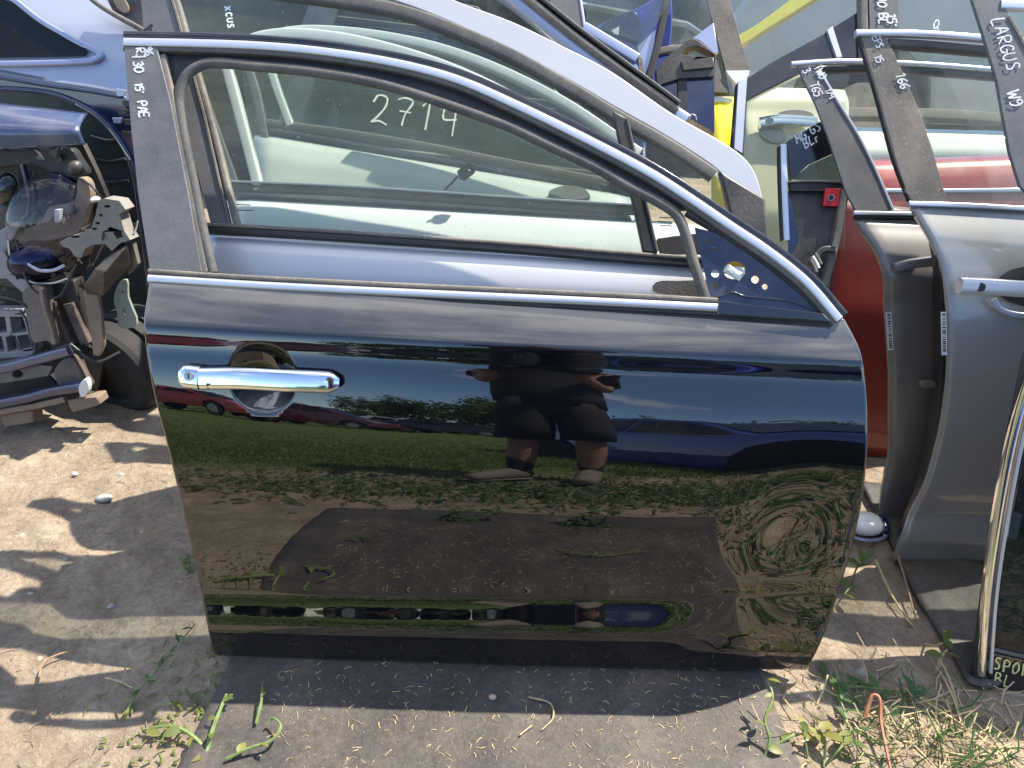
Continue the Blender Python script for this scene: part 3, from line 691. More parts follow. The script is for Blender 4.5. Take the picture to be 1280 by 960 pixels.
# the wheel-less blue car close behind on the right
make_car('blue_car_shell', 'blue car without wheels sitting on the grass, reflected at the right of the black door', M['blue'], (1.17, -3.10), R(63), None, True, False, -.25, .92)
row = [('redcar', -9.9, -17.5, 12, 'bright red hatchback near the left end of the reflected row'), ('darkgrey_p', -14.6, -19, 20, 'dark grey car parked left of the red hatchback in the reflected row'), ('maroon', -7.0, -19.5, 10, 'maroon car between two dark cars in the reflected row'),
       ('black', -3.3, -20.5, 14, 'black car left of the white car in the reflected row'), ('white', .15, -19.2, 95, 'white car seen between the legs of the person in the reflection'), ('silver', 3.7, -21.0, 12, 'silver car right of the person in the reflected row'), ('navy', -18.6, -16.5, 15, 'navy car behind the bright red hatchback in the reflected row'), ('redcar', -9.2, -24.0, 5, 'second red car standing behind the dark grey car in the reflected row')]
row += [('white', -12.6, -22.5, 8, 'white car half hidden left of the dark grey car in the reflected row'), ('silver', -5.2, -23.0, 12, 'silver car showing between the maroon and the black car in the reflected row'), ('darkgrey_p', -1.6, -23.5, 9, 'dark grey car just left of the white car in the reflected row'), ('maroon', 1.9, -24.0, 14, 'maroon car right behind the white car in the reflected row'), ('navy', -17.0, -21.0, 10, 'navy car farthest left behind the others in the reflected row')]
for mk, x, y, r_, lab in row: make_car('parked_car', lab, M[mk] if mk != 'black' else M['blackpaint'], (x, y), R(r_), 'cars parked across the meadow', True, True, 0)
# trees
M['bark'] = plain('bark', (.07, .05, .035), .9); M['crown'] = leafm('tree_leaves', (.045, .085, .022)); M['crown2'] = leafm('dark_tree_leaves', (.03, .06, .02))
def tree(x, y, h, rad, mt, label, squash=.8, n=2600, low=.35):
    t = thing('broadleaf_tree', label, 'tree', (0, 0, 0), 'trees beyond the parked cars')
    V, F = sweep_geo([(0, 0, -.1), (.05, .03, h * .3), (-.03, .06, h * .6), (.04, 0, h * .85)], Vector((0, 1, 0)), oval(.2, .2, 8), True, [1.3, .9, .6, .2])
    for k in range(9):
        a = k * 2.4; z0 = h * (.35 + .05 * k); ln = rad * (.9 - .05 * k)
        v, f = sweep_geo([(0, 0, z0), (math.cos(a) * ln * .5, math.sin(a) * ln * .5, z0 + ln * .3), (math.cos(a) * ln, math.sin(a) * ln, z0 + ln * .5)], Vector((0, 0, 1)), oval(.08, .08, 6), True, [1, .6, .2]); q = len(V); V += v; F += [tuple(i + q for i in ff) for ff in f]
    mesh('trunk', V, F, M['bark'], t, True)
    cl = [(rng.normal(0, .5), rng.normal(0, .5), rng.uniform(-.7, .8)) for _ in range(26)]
    V = []; F = []
    for k in range(n):
        c = cl[k % 26]; p = np.array([c[0] * rad, c[1] * rad, h * .62 + c[2] * rad * squash]) + rng.normal(0, .17, 3) * rad
        a = rng.normal(0, 1, 3); a /= np.linalg.norm(a); b_ = np.cross(a, rng.normal(0, 1, 3)); b_ /= np.linalg.norm(b_); sz = rng.uniform(.06, .15) * rad * .6
        q = len(V); V += [p - a * sz, p + b_ * sz * .6, p + a * sz, p - b_ * sz * .6]; F.append((q, q + 1, q + 2, q + 3))
    mesh('crown', V, F, mt, t); t.location = (x, y, 0); return t
tree(-1.6, -31, 6.6, 3.4, M['crown'], 'spreading green tree reflected just left of the standing person')
tree(5.4, -30, 4.6, 3.6, M['crown2'], 'dark bushy tree reflected just right of the standing person')
tree(-7.5, -44, 5.0, 3.8, M['crown2'], 'low dark tree reflected over the left half of the parked row')
tree(-13, -50, 5.2, 3.6, M['crown'], 'low green tree reflected over the red hatchback')
tree(-3.0, -46, 4.4, 3.4, M['crown2'], 'small dark tree reflected behind the spreading green tree')
tree(10, -30, 5.6, 3.6, M['crown'], 'green tree reflected behind the blue car')
# meadow grass
M['grass'] = leafm('meadow_grass', (.10, .145, .045))
ng = 46000
gx = rng.uniform(-1, 1, ng); gy = -1.45 - rng.exponential(2.1, ng) ; gx = gx * (2.2 + (-gy) * .9)
keep = (gy > -13) & (rng.uniform(0, 1, ng) < np.clip(.15 + (-gy - 1.5) * 1.2 + vnoise(gx, gy, 9, 2.2) * 1.4, .04, 1)); gx, gy = gx[keep], gy[keep]; ng = len(gx)
gz = ground_z(gx, gy); hgt = rng.uniform(.02, .065, ng); ang = rng.uniform(0, 6.283, ng); wd = rng.uniform(.003, .008, ng) * (1 + (-gy) * .12); lean = rng.normal(0, .45, (ng, 2)) * hgt[:, None]
ca, sa = np.cos(ang) * wd, np.sin(ang) * wd
P0 = np.stack([gx - ca, gy - sa, gz - .005], 1); P1 = np.stack([gx + ca, gy + sa, gz - .005], 1); P2 = np.stack([gx + lean[:, 0], gy + lean[:, 1], gz + hgt], 1)
gv = np.stack([P0, P1, P2], 1).reshape(-1, 3); me = bpy.data.meshes.new('meadow_grass')
me.vertices.add(len(gv)); me.vertices.foreach_set('co', gv.ravel()); me.loops.add(3 * ng); me.loops.foreach_set('vertex_index', np.arange(3 * ng)); me.polygons.add(ng); me.polygons.foreach_set('loop_start', np.arange(0, 3 * ng, 3)); me.polygons.foreach_set('loop_total', np.full(ng, 3)); me.update(calc_edges=True)
o = link_mesh('meadow_grass', me, M['grass']); tag(o, 'short green meadow grass behind the photographer, mirrored in the black door', 'grass', None, 'stuff')
# ------------------------------------------------------------------ the photographer
M['skin'] = plain('skin', (.36, .19, .13), .55, 0, .08); M['shorts'] = plastic('charcoal_cotton', (.020, .021, .026), .9, .15, (.06, .06, .07), 30, .4); M['shirt'] = plastic('black_cotton', (.012, .012, .016), .9, .1, (.04, .04, .05), 30, .4)
M['sock'] = plastic('black_sock', (.012, .012, .013), .95, .1); M['shoe'] = plastic('beige_suede', (.17, .14, .11), .9, .3); M['sole'] = plain('worn_sole', (.20, .18, .15), .7); M['hair'] = plain('dark_hair', (.02, .015, .012), .6); M['phone'] = plain('phone_black', (.015, .015, .016), .15)
def skinned(name, chain, mat, parent, edges=None, root=0, sub=2):
    V = [Vector(c[:3]) for c in chain]; E = edges or [(i, i + 1) for i in range(len(V) - 1)]
    me = bpy.data.meshes.new(name); me.from_pydata(V, E, []); o = link_mesh(name, me, mat, parent)
    s = o.modifiers.new('skin', 'SKIN'); s.use_smooth_shade = True
    for i, c in enumerate(chain):
        d = me.skin_vertices[0].data[i]; r_ = c[3] if isinstance(c[3], tuple) else (c[3], c[3]); d.radius = r_
        d.use_root = (i == root)
    ss = o.modifiers.new('sub', 'SUBSURF'); ss.levels = ss.render_levels = sub
    return o
PX, PY = .045, -1.42
pr = thing('person', 'person in dark shorts and beige shoes holding up a phone, reflected in the black door', 'person', (PX, PY, 0))
def q(x, y, z, r_): return (PX + x, PY + y, z, r_)
chain = [q(0, 0, .93, (.15, .11)), q(0, .01, 1.12, (.145, .10)), q(0, -.01, 1.34, (.165, .105)), q(0, -.005, 1.45, (.09, .07)), q(0, .01, 1.50, .055), q(0, .03, 1.555, .058), q(0, .05, 1.62, (.078, .09)), q(0, .045, 1.69, (.072, .085)), q(0, .04, 1.735, .045),
  q(-.10, 0, .88, .095), q(-.115, .01, .70, .085), q(-.12, .015, .48, .064), q(-.125, 0, .34, .070), q(-.13, -.02, .10, .044), q(-.135, -.01, .05, .035),
  q(.10, 0, .88, .095), q(.115, .02, .70, .085), q(.12, .03, .48, .064), q(.125, .01, .34, .070), q(.125, -.01, .10, .044), q(.125, 0, .05, .035),
  q(-.18, -.01, 1.41, .062), q(-.225, -.03, 1.24, .048), q(-.225, .01, 1.10, .042), q(-.18, .20, 1.13, .036), q(-.125, .355, 1.165, .026),
  q(.18, -.01, 1.41, .062), q(.225, -.03, 1.24, .048), q(.225, .01, 1.10, .042), q(.14, .20, 1.13, .036), q(.035, .355, 1.165, .026)]
E = [(i, i + 1) for i in range(8)] + [(0, 9)] + [(i, i + 1) for i in range(9, 14)] + [(0, 15)] + [(i, i + 1) for i in range(15, 20)] + [(2, 21)] + [(i, i + 1) for i in range(21, 25)] + [(2, 26)] + [(i, i + 1) for i in range(26, 30)]
skinned('body', chain, M['skin'], pr, E)
def garment(name, pieces, mat):
    V = []; F = []
    for pts, n in pieces:
        k = len(V); m = 20
        for (x, y, z, rx, ry) in pts:
            for i in range(m): V.append((PX + x + rx * math.cos(2 * math.pi * i / m) * (1 + .03 * math.sin(5 * i + z * 40)), PY + y + ry * math.sin(2 * math.pi * i / m) * (1 + .03 * math.sin(3 * i + z * 60)), z))
        for j in range(len(pts) - 1):
            for i in range(m): F.append((k + j * m + i, k + j * m + (i + 1) % m, k + (j + 1) * m + (i + 1) % m, k + (j + 1) * m + i))
        F.append(tuple(k + i for i in range(m - 1, -1, -1))); F.append(tuple(k + (len(pts) - 1) * m + i for i in range(m)))
    return mesh(name, V, F, mat, pr, True)
garment('shorts', [([(-.115, .01, .455, .108, .115), (-.11, .01, .62, .108, .118), (-.098, .005, .78, .105, .125), (-.09, 0, .90, .10, .13)], 0), ([(.115, .02, .455, .108, .115), (.11, .015, .62, .108, .118), (.098, .005, .78, .105, .125), (.09, 0, .90, .10, .13)], 0), ([(0, 0, .74, .19, .12), (0, 0, .86, .198, .135), (0, 0, 1.0, .19, .13)], 0)], M['shorts'])
garment('shirt', [([(0, 0, .86, .207, .150), (0, .005, .98, .205, .148), (0, .01, 1.14, .202, .145), (0, 0, 1.30, .208, .135), (0, -.005, 1.41, .19, .115), (0, 0, 1.475, .10, .085)], 0), ([(-.228, -.03, 1.16, .070, .075), (-.222, -.025, 1.28, .074, .08), (-.17, -.01, 1.42, .072, .075)], 0), ([(.228, -.03, 1.16, .070, .075), (.222, -.025, 1.28, .074, .08), (.17, -.01, 1.42, .072, .075)], 0)], M['shirt'])
for sx_, ax in ((-.133, -1.0), (.125, -.12)):
    skinned('sock', [q(sx_, -.01, .29, .066), q(sx_, -.012, .16, .056), q(sx_, -.005, .08, .048)], M['sock'], pr)
    dx_, dy_ = math.sin(ax), math.cos(ax)
    so_ = skinned('shoe', [q(sx_ - dx_ * .06, -.01 - dy_ * .06, .060, (.052, .056)), q(sx_ + dx_ * .03, -.01 + dy_ * .03, .085, (.056, .075)), q(sx_ + dx_ * .12, -.01 + dy_ * .12, .056, (.056, .050)), q(sx_ + dx_ * .22, -.01 + dy_ * .22, .046, (.050, .040))], M['shoe'], pr)
    skinned('sole', [q(sx_ - dx_ * .06, -.01 - dy_ * .06, .018, (.044, .016)), q(sx_ + dx_ * .06, -.01 + dy_ * .06, .018, (.046, .016)), q(sx_ + dx_ * .20, -.01 + dy_ * .20, .020, (.046, .016))], M['sole'], so_)
skinned('hair', [q(0, .0, 1.66, (.085, .09)), q(0, .03, 1.73, (.078, .085)), q(0, .05, 1.75, (.06, .06))], M['hair'], pr)
for sx_ in (-.033, .033):
    sweep('eye', [(PX + sx_, PY + .125, 1.645), (PX + sx_, PY + .137, 1.642)], Vector((0, 0, 1)), oval(.011, .008, 10), M['print'], pr)
    skinned('ear', [q(sx_ * 2.45, .04, 1.655, (.012, .02)), q(sx_ * 2.5, .04, 1.615, (.01, .015))], M['skin'], pr)
skinned('nose', [q(0, .125, 1.645, .010), q(0, .148, 1.610, .014), q(0, .135, 1.600, .012)], M['skin'], pr)
skinned('mouth', [q(-.024, .125, 1.575, .006), q(0, .133, 1.573, .008), q(.024, .125, 1.575, .006)], plain('lips', (.34, .12, .10), .5), pr)
# the phone sits just behind the lens; hands close round its ends
vd = ray(640, 480); upv = Vector((0, SP, CP)); ph_c = CAM - vd * .012 - upv * .02
rotm = Matrix((Vector((1, 0, 0)), vd, upv)).transposed()
po = box('phone', ph_c, (.155, .008, .074), M['phone'], None, rotm, .004); tag(po, 'dark phone held up in both hands of the reflected person', 'phone')
for sgn in (-1, 1):
    hx = .085 * sgn; base = ph_c + Vector((hx, 0, 0)) - vd * .022 - upv * .012
    wr = Vector((PX + (-.125 if sgn < 0 else .035), PY + .355, 1.165)); 
    skinned('palm', [(*wr, .026), (*(base - upv * .02 - vd * .02), (.030, .022)), (*(base + Vector((sgn * .01, 0, 0)) + upv * .02 - vd * .01), (.028, .018))], M['skin'], pr)
    for k in range(4):
        a = base + Vector((sgn * .012, 0, 0)) + upv * (.034 - k * .020); b_ = a + vd * .028 + Vector((sgn * .002, 0, 0)); c_ = b_ + vd * .006 - Vector((sgn * (.030 - .004 * abs(k - 1.5)), 0, 0))
        if k == 0: c_ = b_ + vd * .004 - Vector((sgn * .016, 0, 0))
        skinned('finger', [(*a, .0085), (*b_, .0082), (*c_, .0070)], M['skin'], pr, None, 0, 1)
    a = base - upv * .018; skinned('thumb', [(*a, .012), (*(a + upv * .025 - Vector((sgn * .022, 0, 0)) + vd * .002), .010), (*(a + upv * .042 - Vector((sgn * .040, 0, 0)) + vd * .006), .008)], M['skin'], pr, None, 0, 1)
# ------------------------------------------------------------------ more loose doors
def skin(name, pl, lpx, rpx, offs, mat, parent, thick=.0015, nr=40, ncol=30, bow=0.0):
    """a pressed panel lofted between two edge lines (photo pixels laid on plane pl), offs = (t down the panel, offset outward)"""
    def res(pts):
        q = np.array(cat_rom(pts, 8) if len(pts) > 2 else cat_rom(pts, 8)); d = np.concatenate([[0], np.cumsum(np.hypot(*np.diff(q, axis=0).T))]); s = np.linspace(0, d[-1], nr)
        return np.stack([np.interp(s, d, q[:, 0]), np.interp(s, d, q[:, 1])], 1)
    Lr, Rr = res(lpx), res(rpx); O = np.array(offs, float); tt = np.linspace(0, 1, nr); od = np.interp(tt, O[:, 0], O[:, 1]); od = np.convolve(np.pad(od, 1, mode='edge'), [.25, .5, .25], mode='valid')
    V = []
    for j in range(nr):
        a, b_ = pl.P(*Lr[j]), pl.P(*Rr[j])
        for k in np.linspace(0, 1, ncol):
            e = .004 * max(0, 1 - k * (ncol - 1)) + .004 * max(0, 1 - (1 - k) * (ncol - 1))
            V.append(a.lerp(b_, k) + pl.n * (od[j] - e + bow * 4 * k * (1 - k)))
    F = [(j * ncol + i, j * ncol + i + 1, (j + 1) * ncol + i + 1, (j + 1) * ncol + i) for j in range(nr - 1) for i in range(ncol - 1)]
    o = mesh(name, V, F, mat, parent, True)
    bm = bmesh.new(); bm.from_mesh(o.data); bmesh.ops.recalc_face_normals(bm, faces=bm.faces)
    f0 = bm.faces[:][len(F) // 2]
    if f0.normal.dot(pl.n) < 0: bmesh.ops.reverse_faces(bm, faces=bm.faces)
    bm.to_mesh(o.data); bm.free()
    s = o.modifiers.new('s', 'SOLIDIFY'); s.thickness = thick; s.offset = -1
    return o
def door_planes(foot_px, lean, belt_px, flean, yaw=2.3):
    f = G(*foot_px); c, s_ = math.cos(R(yaw)), math.sin(R(yaw)); ex = Vector((c, -s_, 0)); ey = Vector((s_, c, 0))
    pp = Plane(f, ex, -ey * math.cos(R(lean)) + Vector((0, 0, math.sin(R(lean)))))
    b_ = pp.P(*belt_px); fp = Plane(b_, ex, -ey * math.cos(R(flean)) + Vector((0, 0, math.sin(R(flean)))))
    return pp, fp
def BK(k, lean=31, yaw=2.3):
    c, s_ = math.cos(R(yaw)), math.sin(R(yaw)); ex = Vector((c, -s_, 0)); ey = Vector((s_, c, 0))
    return Plane(FO - FN * k, ex, -ey * math.cos(R(lean)) + Vector((0, 0, math.sin(R(lean)))))
def below(pl, fp_pts, lean=14):
    """panel plane hanging from a belt line given on frame plane pl"""
    a, b_ = pl.P(*fp_pts[0]), pl.P(*fp_pts[-1]); ex = (b_ - a).normalized(); T = EY * math.sin(R(lean)) + Vector((0, 0, math.cos(R(lean))))
    n = ex.cross(T); n = -n if n.y > 0 else n
    return Plane(a, ex, n)
SHOULDER = [(0, -.034), (.02, -.022), (.06, -.008), (.12, .004), (.3, .012), (.6, .008), (.8, -.004), (.9, -.018), (1, -.03)]
def barcode(pl, x, y, w_, h_, off, parent, skew=0):
    s = plate('barcode_sticker', pl, [(x, y), (x + w_, y), (x + w_ + skew, y + h_), (x + skew, y + h_)], off, .0006, M['sticker'], parent, bevel=0)
    V = []; F = []; rnd = random.Random(int(x)); yy = y + 2
    while yy < y + h_ - 4:
        t = rnd.choice([.6, 1.1, 1.8]); k = len(V); f = (yy - y) / h_
        for (a, b_) in ((.25, yy), (.85, yy), (.85, yy + t), (.25, yy + t)): V.append(pl.P(x + a * w_ + skew * f, b_, off + .0004))
        F.append((k, k + 1, k + 2, k + 3)); yy += t + rnd.choice([.8, 1.4, 2.2])
    mesh('barcode', V, F, M['print'], s)
M['ink_dim'] = plain('faded_marker', (.60, .63, .52), .7, 0, .1)
# --- silver door right behind the black one
S1 = BK(.085)
sv_ = thing('silver_car_door', 'silver front car door with greenish glass and quarter light directly behind the black door', 'car door', (.0, .30, 0))
outer = [(480, -44), (563, -2), (640, 27), (700, 56), (760, 87), (840, 142), (900, 176), (930, 197), (943, 215), (951, 238), (957, 286)]
inner = [(905, 222), (897, 212), (840, 174), (770, 134), (715, 102), (640, 62), (532, 14), (475, -6), (380, -40)]
plate('roof_frame', S1, cat_rom(outer, 6) + [(940, 284), (915, 262)] + cat_rom(inner, 6), .0, .03, M['silver'], sv_, bevel=.0015)
seal_in = [(160, -34), (230, -30), (330, -14), (420, -2), (500, 12), (570, 37), (640, 68), (715, 110), (770, 143), (840, 183), (893, 218)]
strip('window_seal', S1, seal_in, 13, .003, .014, M['rubber'], sv_, .004, 8, prof=lambda wd: rect(.024, .014, 0, .006))
plate('pillar_cover', S1, [(172, -44), (200, -44), (222, 30), (252, 140), (285, 283), (264, 283), (226, 140), (190, 30), (179, 38)], .0, .008, M['pillar'], sv_)
plate('pillar_edge', S1, [(200, -44), (204, -44), (226, 30), (256, 140), (288, 283), (285, 283), (252, 140), (222, 30)], .003, .012, M['rubber_tan'], sv_)
strip('pillar_seal', S1, [(208, -40), (236, 60), (262, 150), (295, 282)], 9, .002, .014, M['rubber_tan'], sv_, .003, 8, prof=lambda wd: rect(.0115, .014, 0, .004))
belt_s = [(256, 284), (320, 287), (480, 297), (640, 308), (760, 318), (880, 327)]
strip('belt_seal', S1, [(x, y - 4) for x, y in belt_s], 8, .004, .014, M['rubber_tan'], sv_, .003, 8, prof=lambda wd: rect(.007, .014, 0, .003))
strip('belt_moulding', S1, [(x, y + 3) for x, y in belt_s], 9, .002, .016, M['channel'], sv_, .003, 8, prof=lambda wd: rect(.012, .016, 0, .003))
plate('division_bar', S1, [(765, 137), (784, 147), (823, 316), (804, 315)], .004, .014, M['channel'], sv_, bevel=.003)
strip('division_edge', S1, [(784, 148), (822, 314)], 3, .006, .004, M['rubber'], sv_, .001)
plate('window_glass', S1, cat_rom([(212, -34), (330, -10), (500, 14), (640, 70), (768, 142)], 5) + [(806, 316), (640, 309), (480, 298), (294, 286)], -.006, .004, M['glass_dusty'], sv_, bevel=0)
plate('quarter_glass', S1, [(784, 148), (840, 182), (894, 217), (904, 235), (915, 300), (824, 316)], -.006, .004, M['glass'], sv_, bevel=0)
strip('quarter_frit', S1, [(822, 300), (850, 296), (905, 290)], 4, -.001, .004, M['channel'], sv_, .001)
plate('quarter_base', S1, [(820, 300), (905, 290), (918, 318), (826, 317)], .001, .010, M['channel'], sv_)
plate('mirror_sail', S1, [(899, 212), (908, 218), (957, 248), (960, 300), (920, 300), (905, 235)], .008, .02, M['blackplastic'], sv_, bevel=.004)
SP_ = below(S1, [(262, 287), (860, 327)], 24)
skin('door_skin', SP_, [(250, 288), (249, 310), (250, 420), (270, 600), (290, 790)], [(930, 333), (950, 360), (985, 460), (985, 560), (930, 800)], [(0, -.022), (.012, -.012), (.03, -.002), (.1, .008), (.16, .002), (.3, .012), (.7, .004), (1, -.03)], M['silver'], sv_, .0015, 60, 30)
plate('handle_recess', SP_, cat_rom([(816, 357), (822, 352), (845, 351), (900, 354), (900, 371), (850, 369), (822, 366), (816, 363)], 4, False), .014, .004, M['greyplastic'], sv_)
for i, (x, y) in enumerate(((300, 262), (300, 255), (300, 248))):
    plate('glass_print', S1, [(x - 4, y), (x + 16 - 3 * i, y + .6), (x + 16 - 3 * i, y + 1.8), (x - 4, y + 1.2)], -.0055, .0003, M['print'], sv_, bevel=0)
for i, (x, y) in enumerate(((828, 271), (826, 276), (829, 281))):
    plate('glass_print', S1, [(x - 4, y), (x + 18 - 3 * i, y + 1), (x + 18 - 3 * i, y + 2.2), (x - 4, y + 1.2)], -.0055, .0003, M['print'], sv_, bevel=0)
handwriting('2714', S1, 463, 152, 36, (.985, .17), -.0055, M['ink_dim'], sv_, width=.0017, adv=.80, up=(.02, -1))
handwriting('xcus', S1, 281, 8, 12, (.16, .987), -.0055, M['ink'], sv_, width=.0015, adv=.6, up=(.98, -.16))
def body_shell(pl, pts, parent, mat):  # unseen door body down to the ground, added to block the sun
    a, b_ = pl.P(*pts[0]), pl.P(*pts[-1]); V = []
    for p, dx in ((a, .01), (b_, -.01)):
        for dy, z in ((.0, p.z - .02), (.05, p.z - .02), (-.06, .05), (.0, .03)): V.append((p.x + dx, p.y + dy, z))
    mesh('inner_shell', V, [(0, 1, 3, 2), (4, 6, 7, 5), (0, 2, 6, 4), (1, 5, 7, 3), (0, 4, 5, 1), (2, 3, 7, 6)], mat, parent, bevel=.01)
# --- pale door third in line
S2 = BK(.22)
w1_ = thing('white_car_door', 'white car door seen through the greenish window of the silver door', 'car door', (.0, .45, 0))
b2 = [(285, 232), (430, 238), (640, 252), (800, 262)]
strip('belt_moulding', S2, b2, 10, .004, .02, M['rubber'], w1_, .004, 8, prof=lambda wd: rect(.014, .02, 0, .004))
strip('belt_highlight', S2, [(x, y - 6) for x, y in b2], 3, .006, .012, M['chrome'], w1_, .001, 8, prof=lambda wd: rect(.004, .01, 0, .001))
SP2 = below(S2, b2, 44)
skin('door_skin', SP2, [(278, 236), (278, 300), (282, 360), (285, 400)], [(900, 272), (905, 330), (900, 380), (895, 420)], SHOULDER, M['white'], w1_, .0015, 30, 20)
body_shell(S2, b2, w1_, M['inner'])
plate('pillar_cover', S2, [(222, 60), (238, 60), (300, 236), (280, 236)], .0, .01, M['pillar'], w1_)
strip('pillar_seal', S2, [(276, 60), (300, 150), (322, 236)], 12, .004, .02, M['cream'], w1_, .004, 6)
strip('roof_frame', S2, [(270, 70), (330, 44), (420, 46), (560, 84), (690, 150), (790, 215), (850, 262)], 16, .004, .02, M['white'], w1_, .005, 8)
plate('window_glass', S2, cat_rom([(300, 60), (420, 52), (560, 92), (690, 158), (780, 214)], 5) + [(820, 262), (640, 252), (318, 234)], -.006, .004, M['glass'], w1_, bevel=0)
# --- cream door behind it, whose handle shows
S3 = BK(.38)
c1_ = thing('cream_car_door', 'cream white car door with a grey handle cup, fourth in line behind the black door', 'car door', (.0, .65, 0))
b3 = [(318, 150), (420, 163), (530, 181), (640, 203), (760, 226)]
strip('belt_moulding', S3, b3, 9, .004, .02, M['greyplastic'], c1_, .004, 8, prof=lambda wd: rect(.014, .02, 0, .004))
SP3 = below(S3, b3, 46)
skin('door_skin', SP3, [(316, 156), (318, 200), (318, 240), (320, 290)], [(790, 236), (795, 270), (795, 310), (790, 350)], SHOULDER, M['cream'], c1_, .0015, 30, 20)
body_shell(S3, b3, c1_, M['inner'])
plate('handle_cup', SP3, cat_rom([(686, 240), (700, 233), (718, 232), (732, 237), (738, 246), (690, 246)], 4, True), .020, .01, M['greyplastic'], c1_)
strip('pillar_seal', S3, [(300, 62), (318, 110), (340, 232)], 10, .006, .02, M['pillar'], c1_, .003, 6)
strip('pillar_edge', S3, [(330, 62), (345, 110), (362, 156)], 9, .006, .02, M['cream'], c1_, .003, 6)
strip('roof_frame', S3, [(300, 64), (350, 40), (430, 38), (560, 62), (690, 118), (800, 190)], 12, .004, .02, M['cream'], c1_, .004, 8)
plate('window_glass', S3, [(345, 62), (450, 50), (560, 70), (690, 128), (780, 200), (790, 226), (640, 203), (480, 172), (360, 152)], -.006, .004, M['glass'], c1_, bevel=0)
# dark doors added behind it, mostly unseen, to shade the dirt at left
for yy, zz, x0, x1, lab in ((.77, .78, -.60, .26, 'added dark green door hidden behind the cream door, shading the dirt at left'), (.94, .90, -.60, .30, 'added dark olive door behind the cream door, shading the dirt, seen dimly through the glass'), (1.22, 1.02, -.60, .20, 'added black door behind the dark olive one, shading the dirt at left')):
    dd = thing('added_shade_door', lab, 'car door', (0, yy, 0)); mt = paint('dark_stack_paint', (.05, .055, .035) if yy < 1 else (.02, .02, .022), .1, .35)
    PS = lean_plane(yy, 9, 2.3); prof_ = [(x0, .02), (x1, .02), (x1 + .05, .35), (x1, zz - .08), (x0 + .02, zz), (x0 - .03, zz - .15), (x0 - .04, .3)]
    plate('door_skin', PS, prof_, 0, .05, mt, dd, bevel=.01, raw=True)
    sweep('belt_seal', [PS.at(x0 + .02, zz + .008, -.02), PS.at(x1, zz - .072, -.02)], PS.n, rect(.02, .03, .01, .004), M['rubber_tan'], dd)
    sweep('pillar', [PS.at(x0 + .03, zz, -.02), PS.at(x0 + .16, zz + .36, -.14)], PS.n, rect(.05, .02, .01, .004), M['pillar'], dd)
    sweep('roof_frame', [PS.at(x0 + .16, zz + .36, -.14), PS.at(x0 + .5, zz + .30, -.12), PS.at(x1, zz - .05, -.02)], PS.n, rect(.03, .02, .01, .004), mt, dd)
# the loose plug hanging in the window
pk = thing('hanging_plug', 'small black wiring plug hanging inside the window of the silver door', 'wiring plug', tuple(S2.P(575, 222, .03)))
strip('cable', S2, [(556, 237), (564, 229), (572, 220)], 2.6, .034, .003, M['channel'], pk, .001)
plate('plug_body', S2, [(571, 214), (586, 202), (595, 208), (592, 215), (580, 224), (574, 222)], .040, .012, M['channel'], pk, [[(583, 210), (588, 206), (591, 208), (587, 214)]], bevel=.0006)
# --- dark door behind the silver roof frame
S4 = BK(.26)
d4 = thing('black_door_frame', 'black car door with a dusty bare seal along its sloping frame, behind the silver roof frame', 'car door', (.3, .5, 0))
strip('roof_frame', S4, [(560, -60), (640, -8), (700, 40), (750, 78), (800, 112), (858, 150)], 26, .0, .03, M['bluesilver'], d4, .006, 8, prof=lambda wd: rect(.032, .03, 0, .008))
strip('window_seal', S4, [(600, -50), (660, -4), (720, 44), (780, 88), (848, 136)], 12, .014, .03, M['rubber_tan'], d4, .006, 8, prof=lambda wd: rect(.013, .03, 0, .005))
strip('roof_flange', S4, [(608, -58), (668, -10), (728, 38), (788, 82), (850, 128)], 6, .016, .03, M['channel'], d4, .002, 8, prof=lambda wd: rect(.008, .03, 0, .002))
plate('lower_channel', S4, [(700, 50), (760, 96), (845, 150), (852, 132), (780, 86)], -.005, .02, M['blackpaint'], d4)
# --- door with chrome belt (top centre)
S5 = BK(.50)
d5 = thing('dark_car_door', 'dark navy car door with a bright belt strip, seen at the top centre', 'car door', (.3, .9, 0))
plate('pillar_cover', S5, [(684, -40), (722, -40), (733, 48), (700, 26), (687, 4)], .004, .01, M['pillar'], d5)
strip('pillar_edge', S5, [(720, -40), (733, 46)], 3, .006, .008, M['chrome'], d5, .001)
strip('belt_moulding', S5, [(730, 32), (764, 52), (797, 72)], 12, .010, .02, M['bluesilver'], d5, .003, 6)
SP5 = below(S5, [(730, 34), (800, 76)], 18)
skin('door_skin', SP5, [(728, 38), (730, 60), (735, 160), (750, 300)], [(796, 78), (803, 96), (806, 150), (810, 300)], SHOULDER, M['navy'], d5, .0015, 20, 10)
plate('edge_strip', S5, [(797, 70), (803, 72), (806, 98), (800, 94)], .008, .012, M['rubber_tan'], d5)
plate('window_glass', S5, [(733, -40), (860, -40), (797, 70), (733, 30)], -.004, .004, M['glass_dusty'], d5, bevel=0)
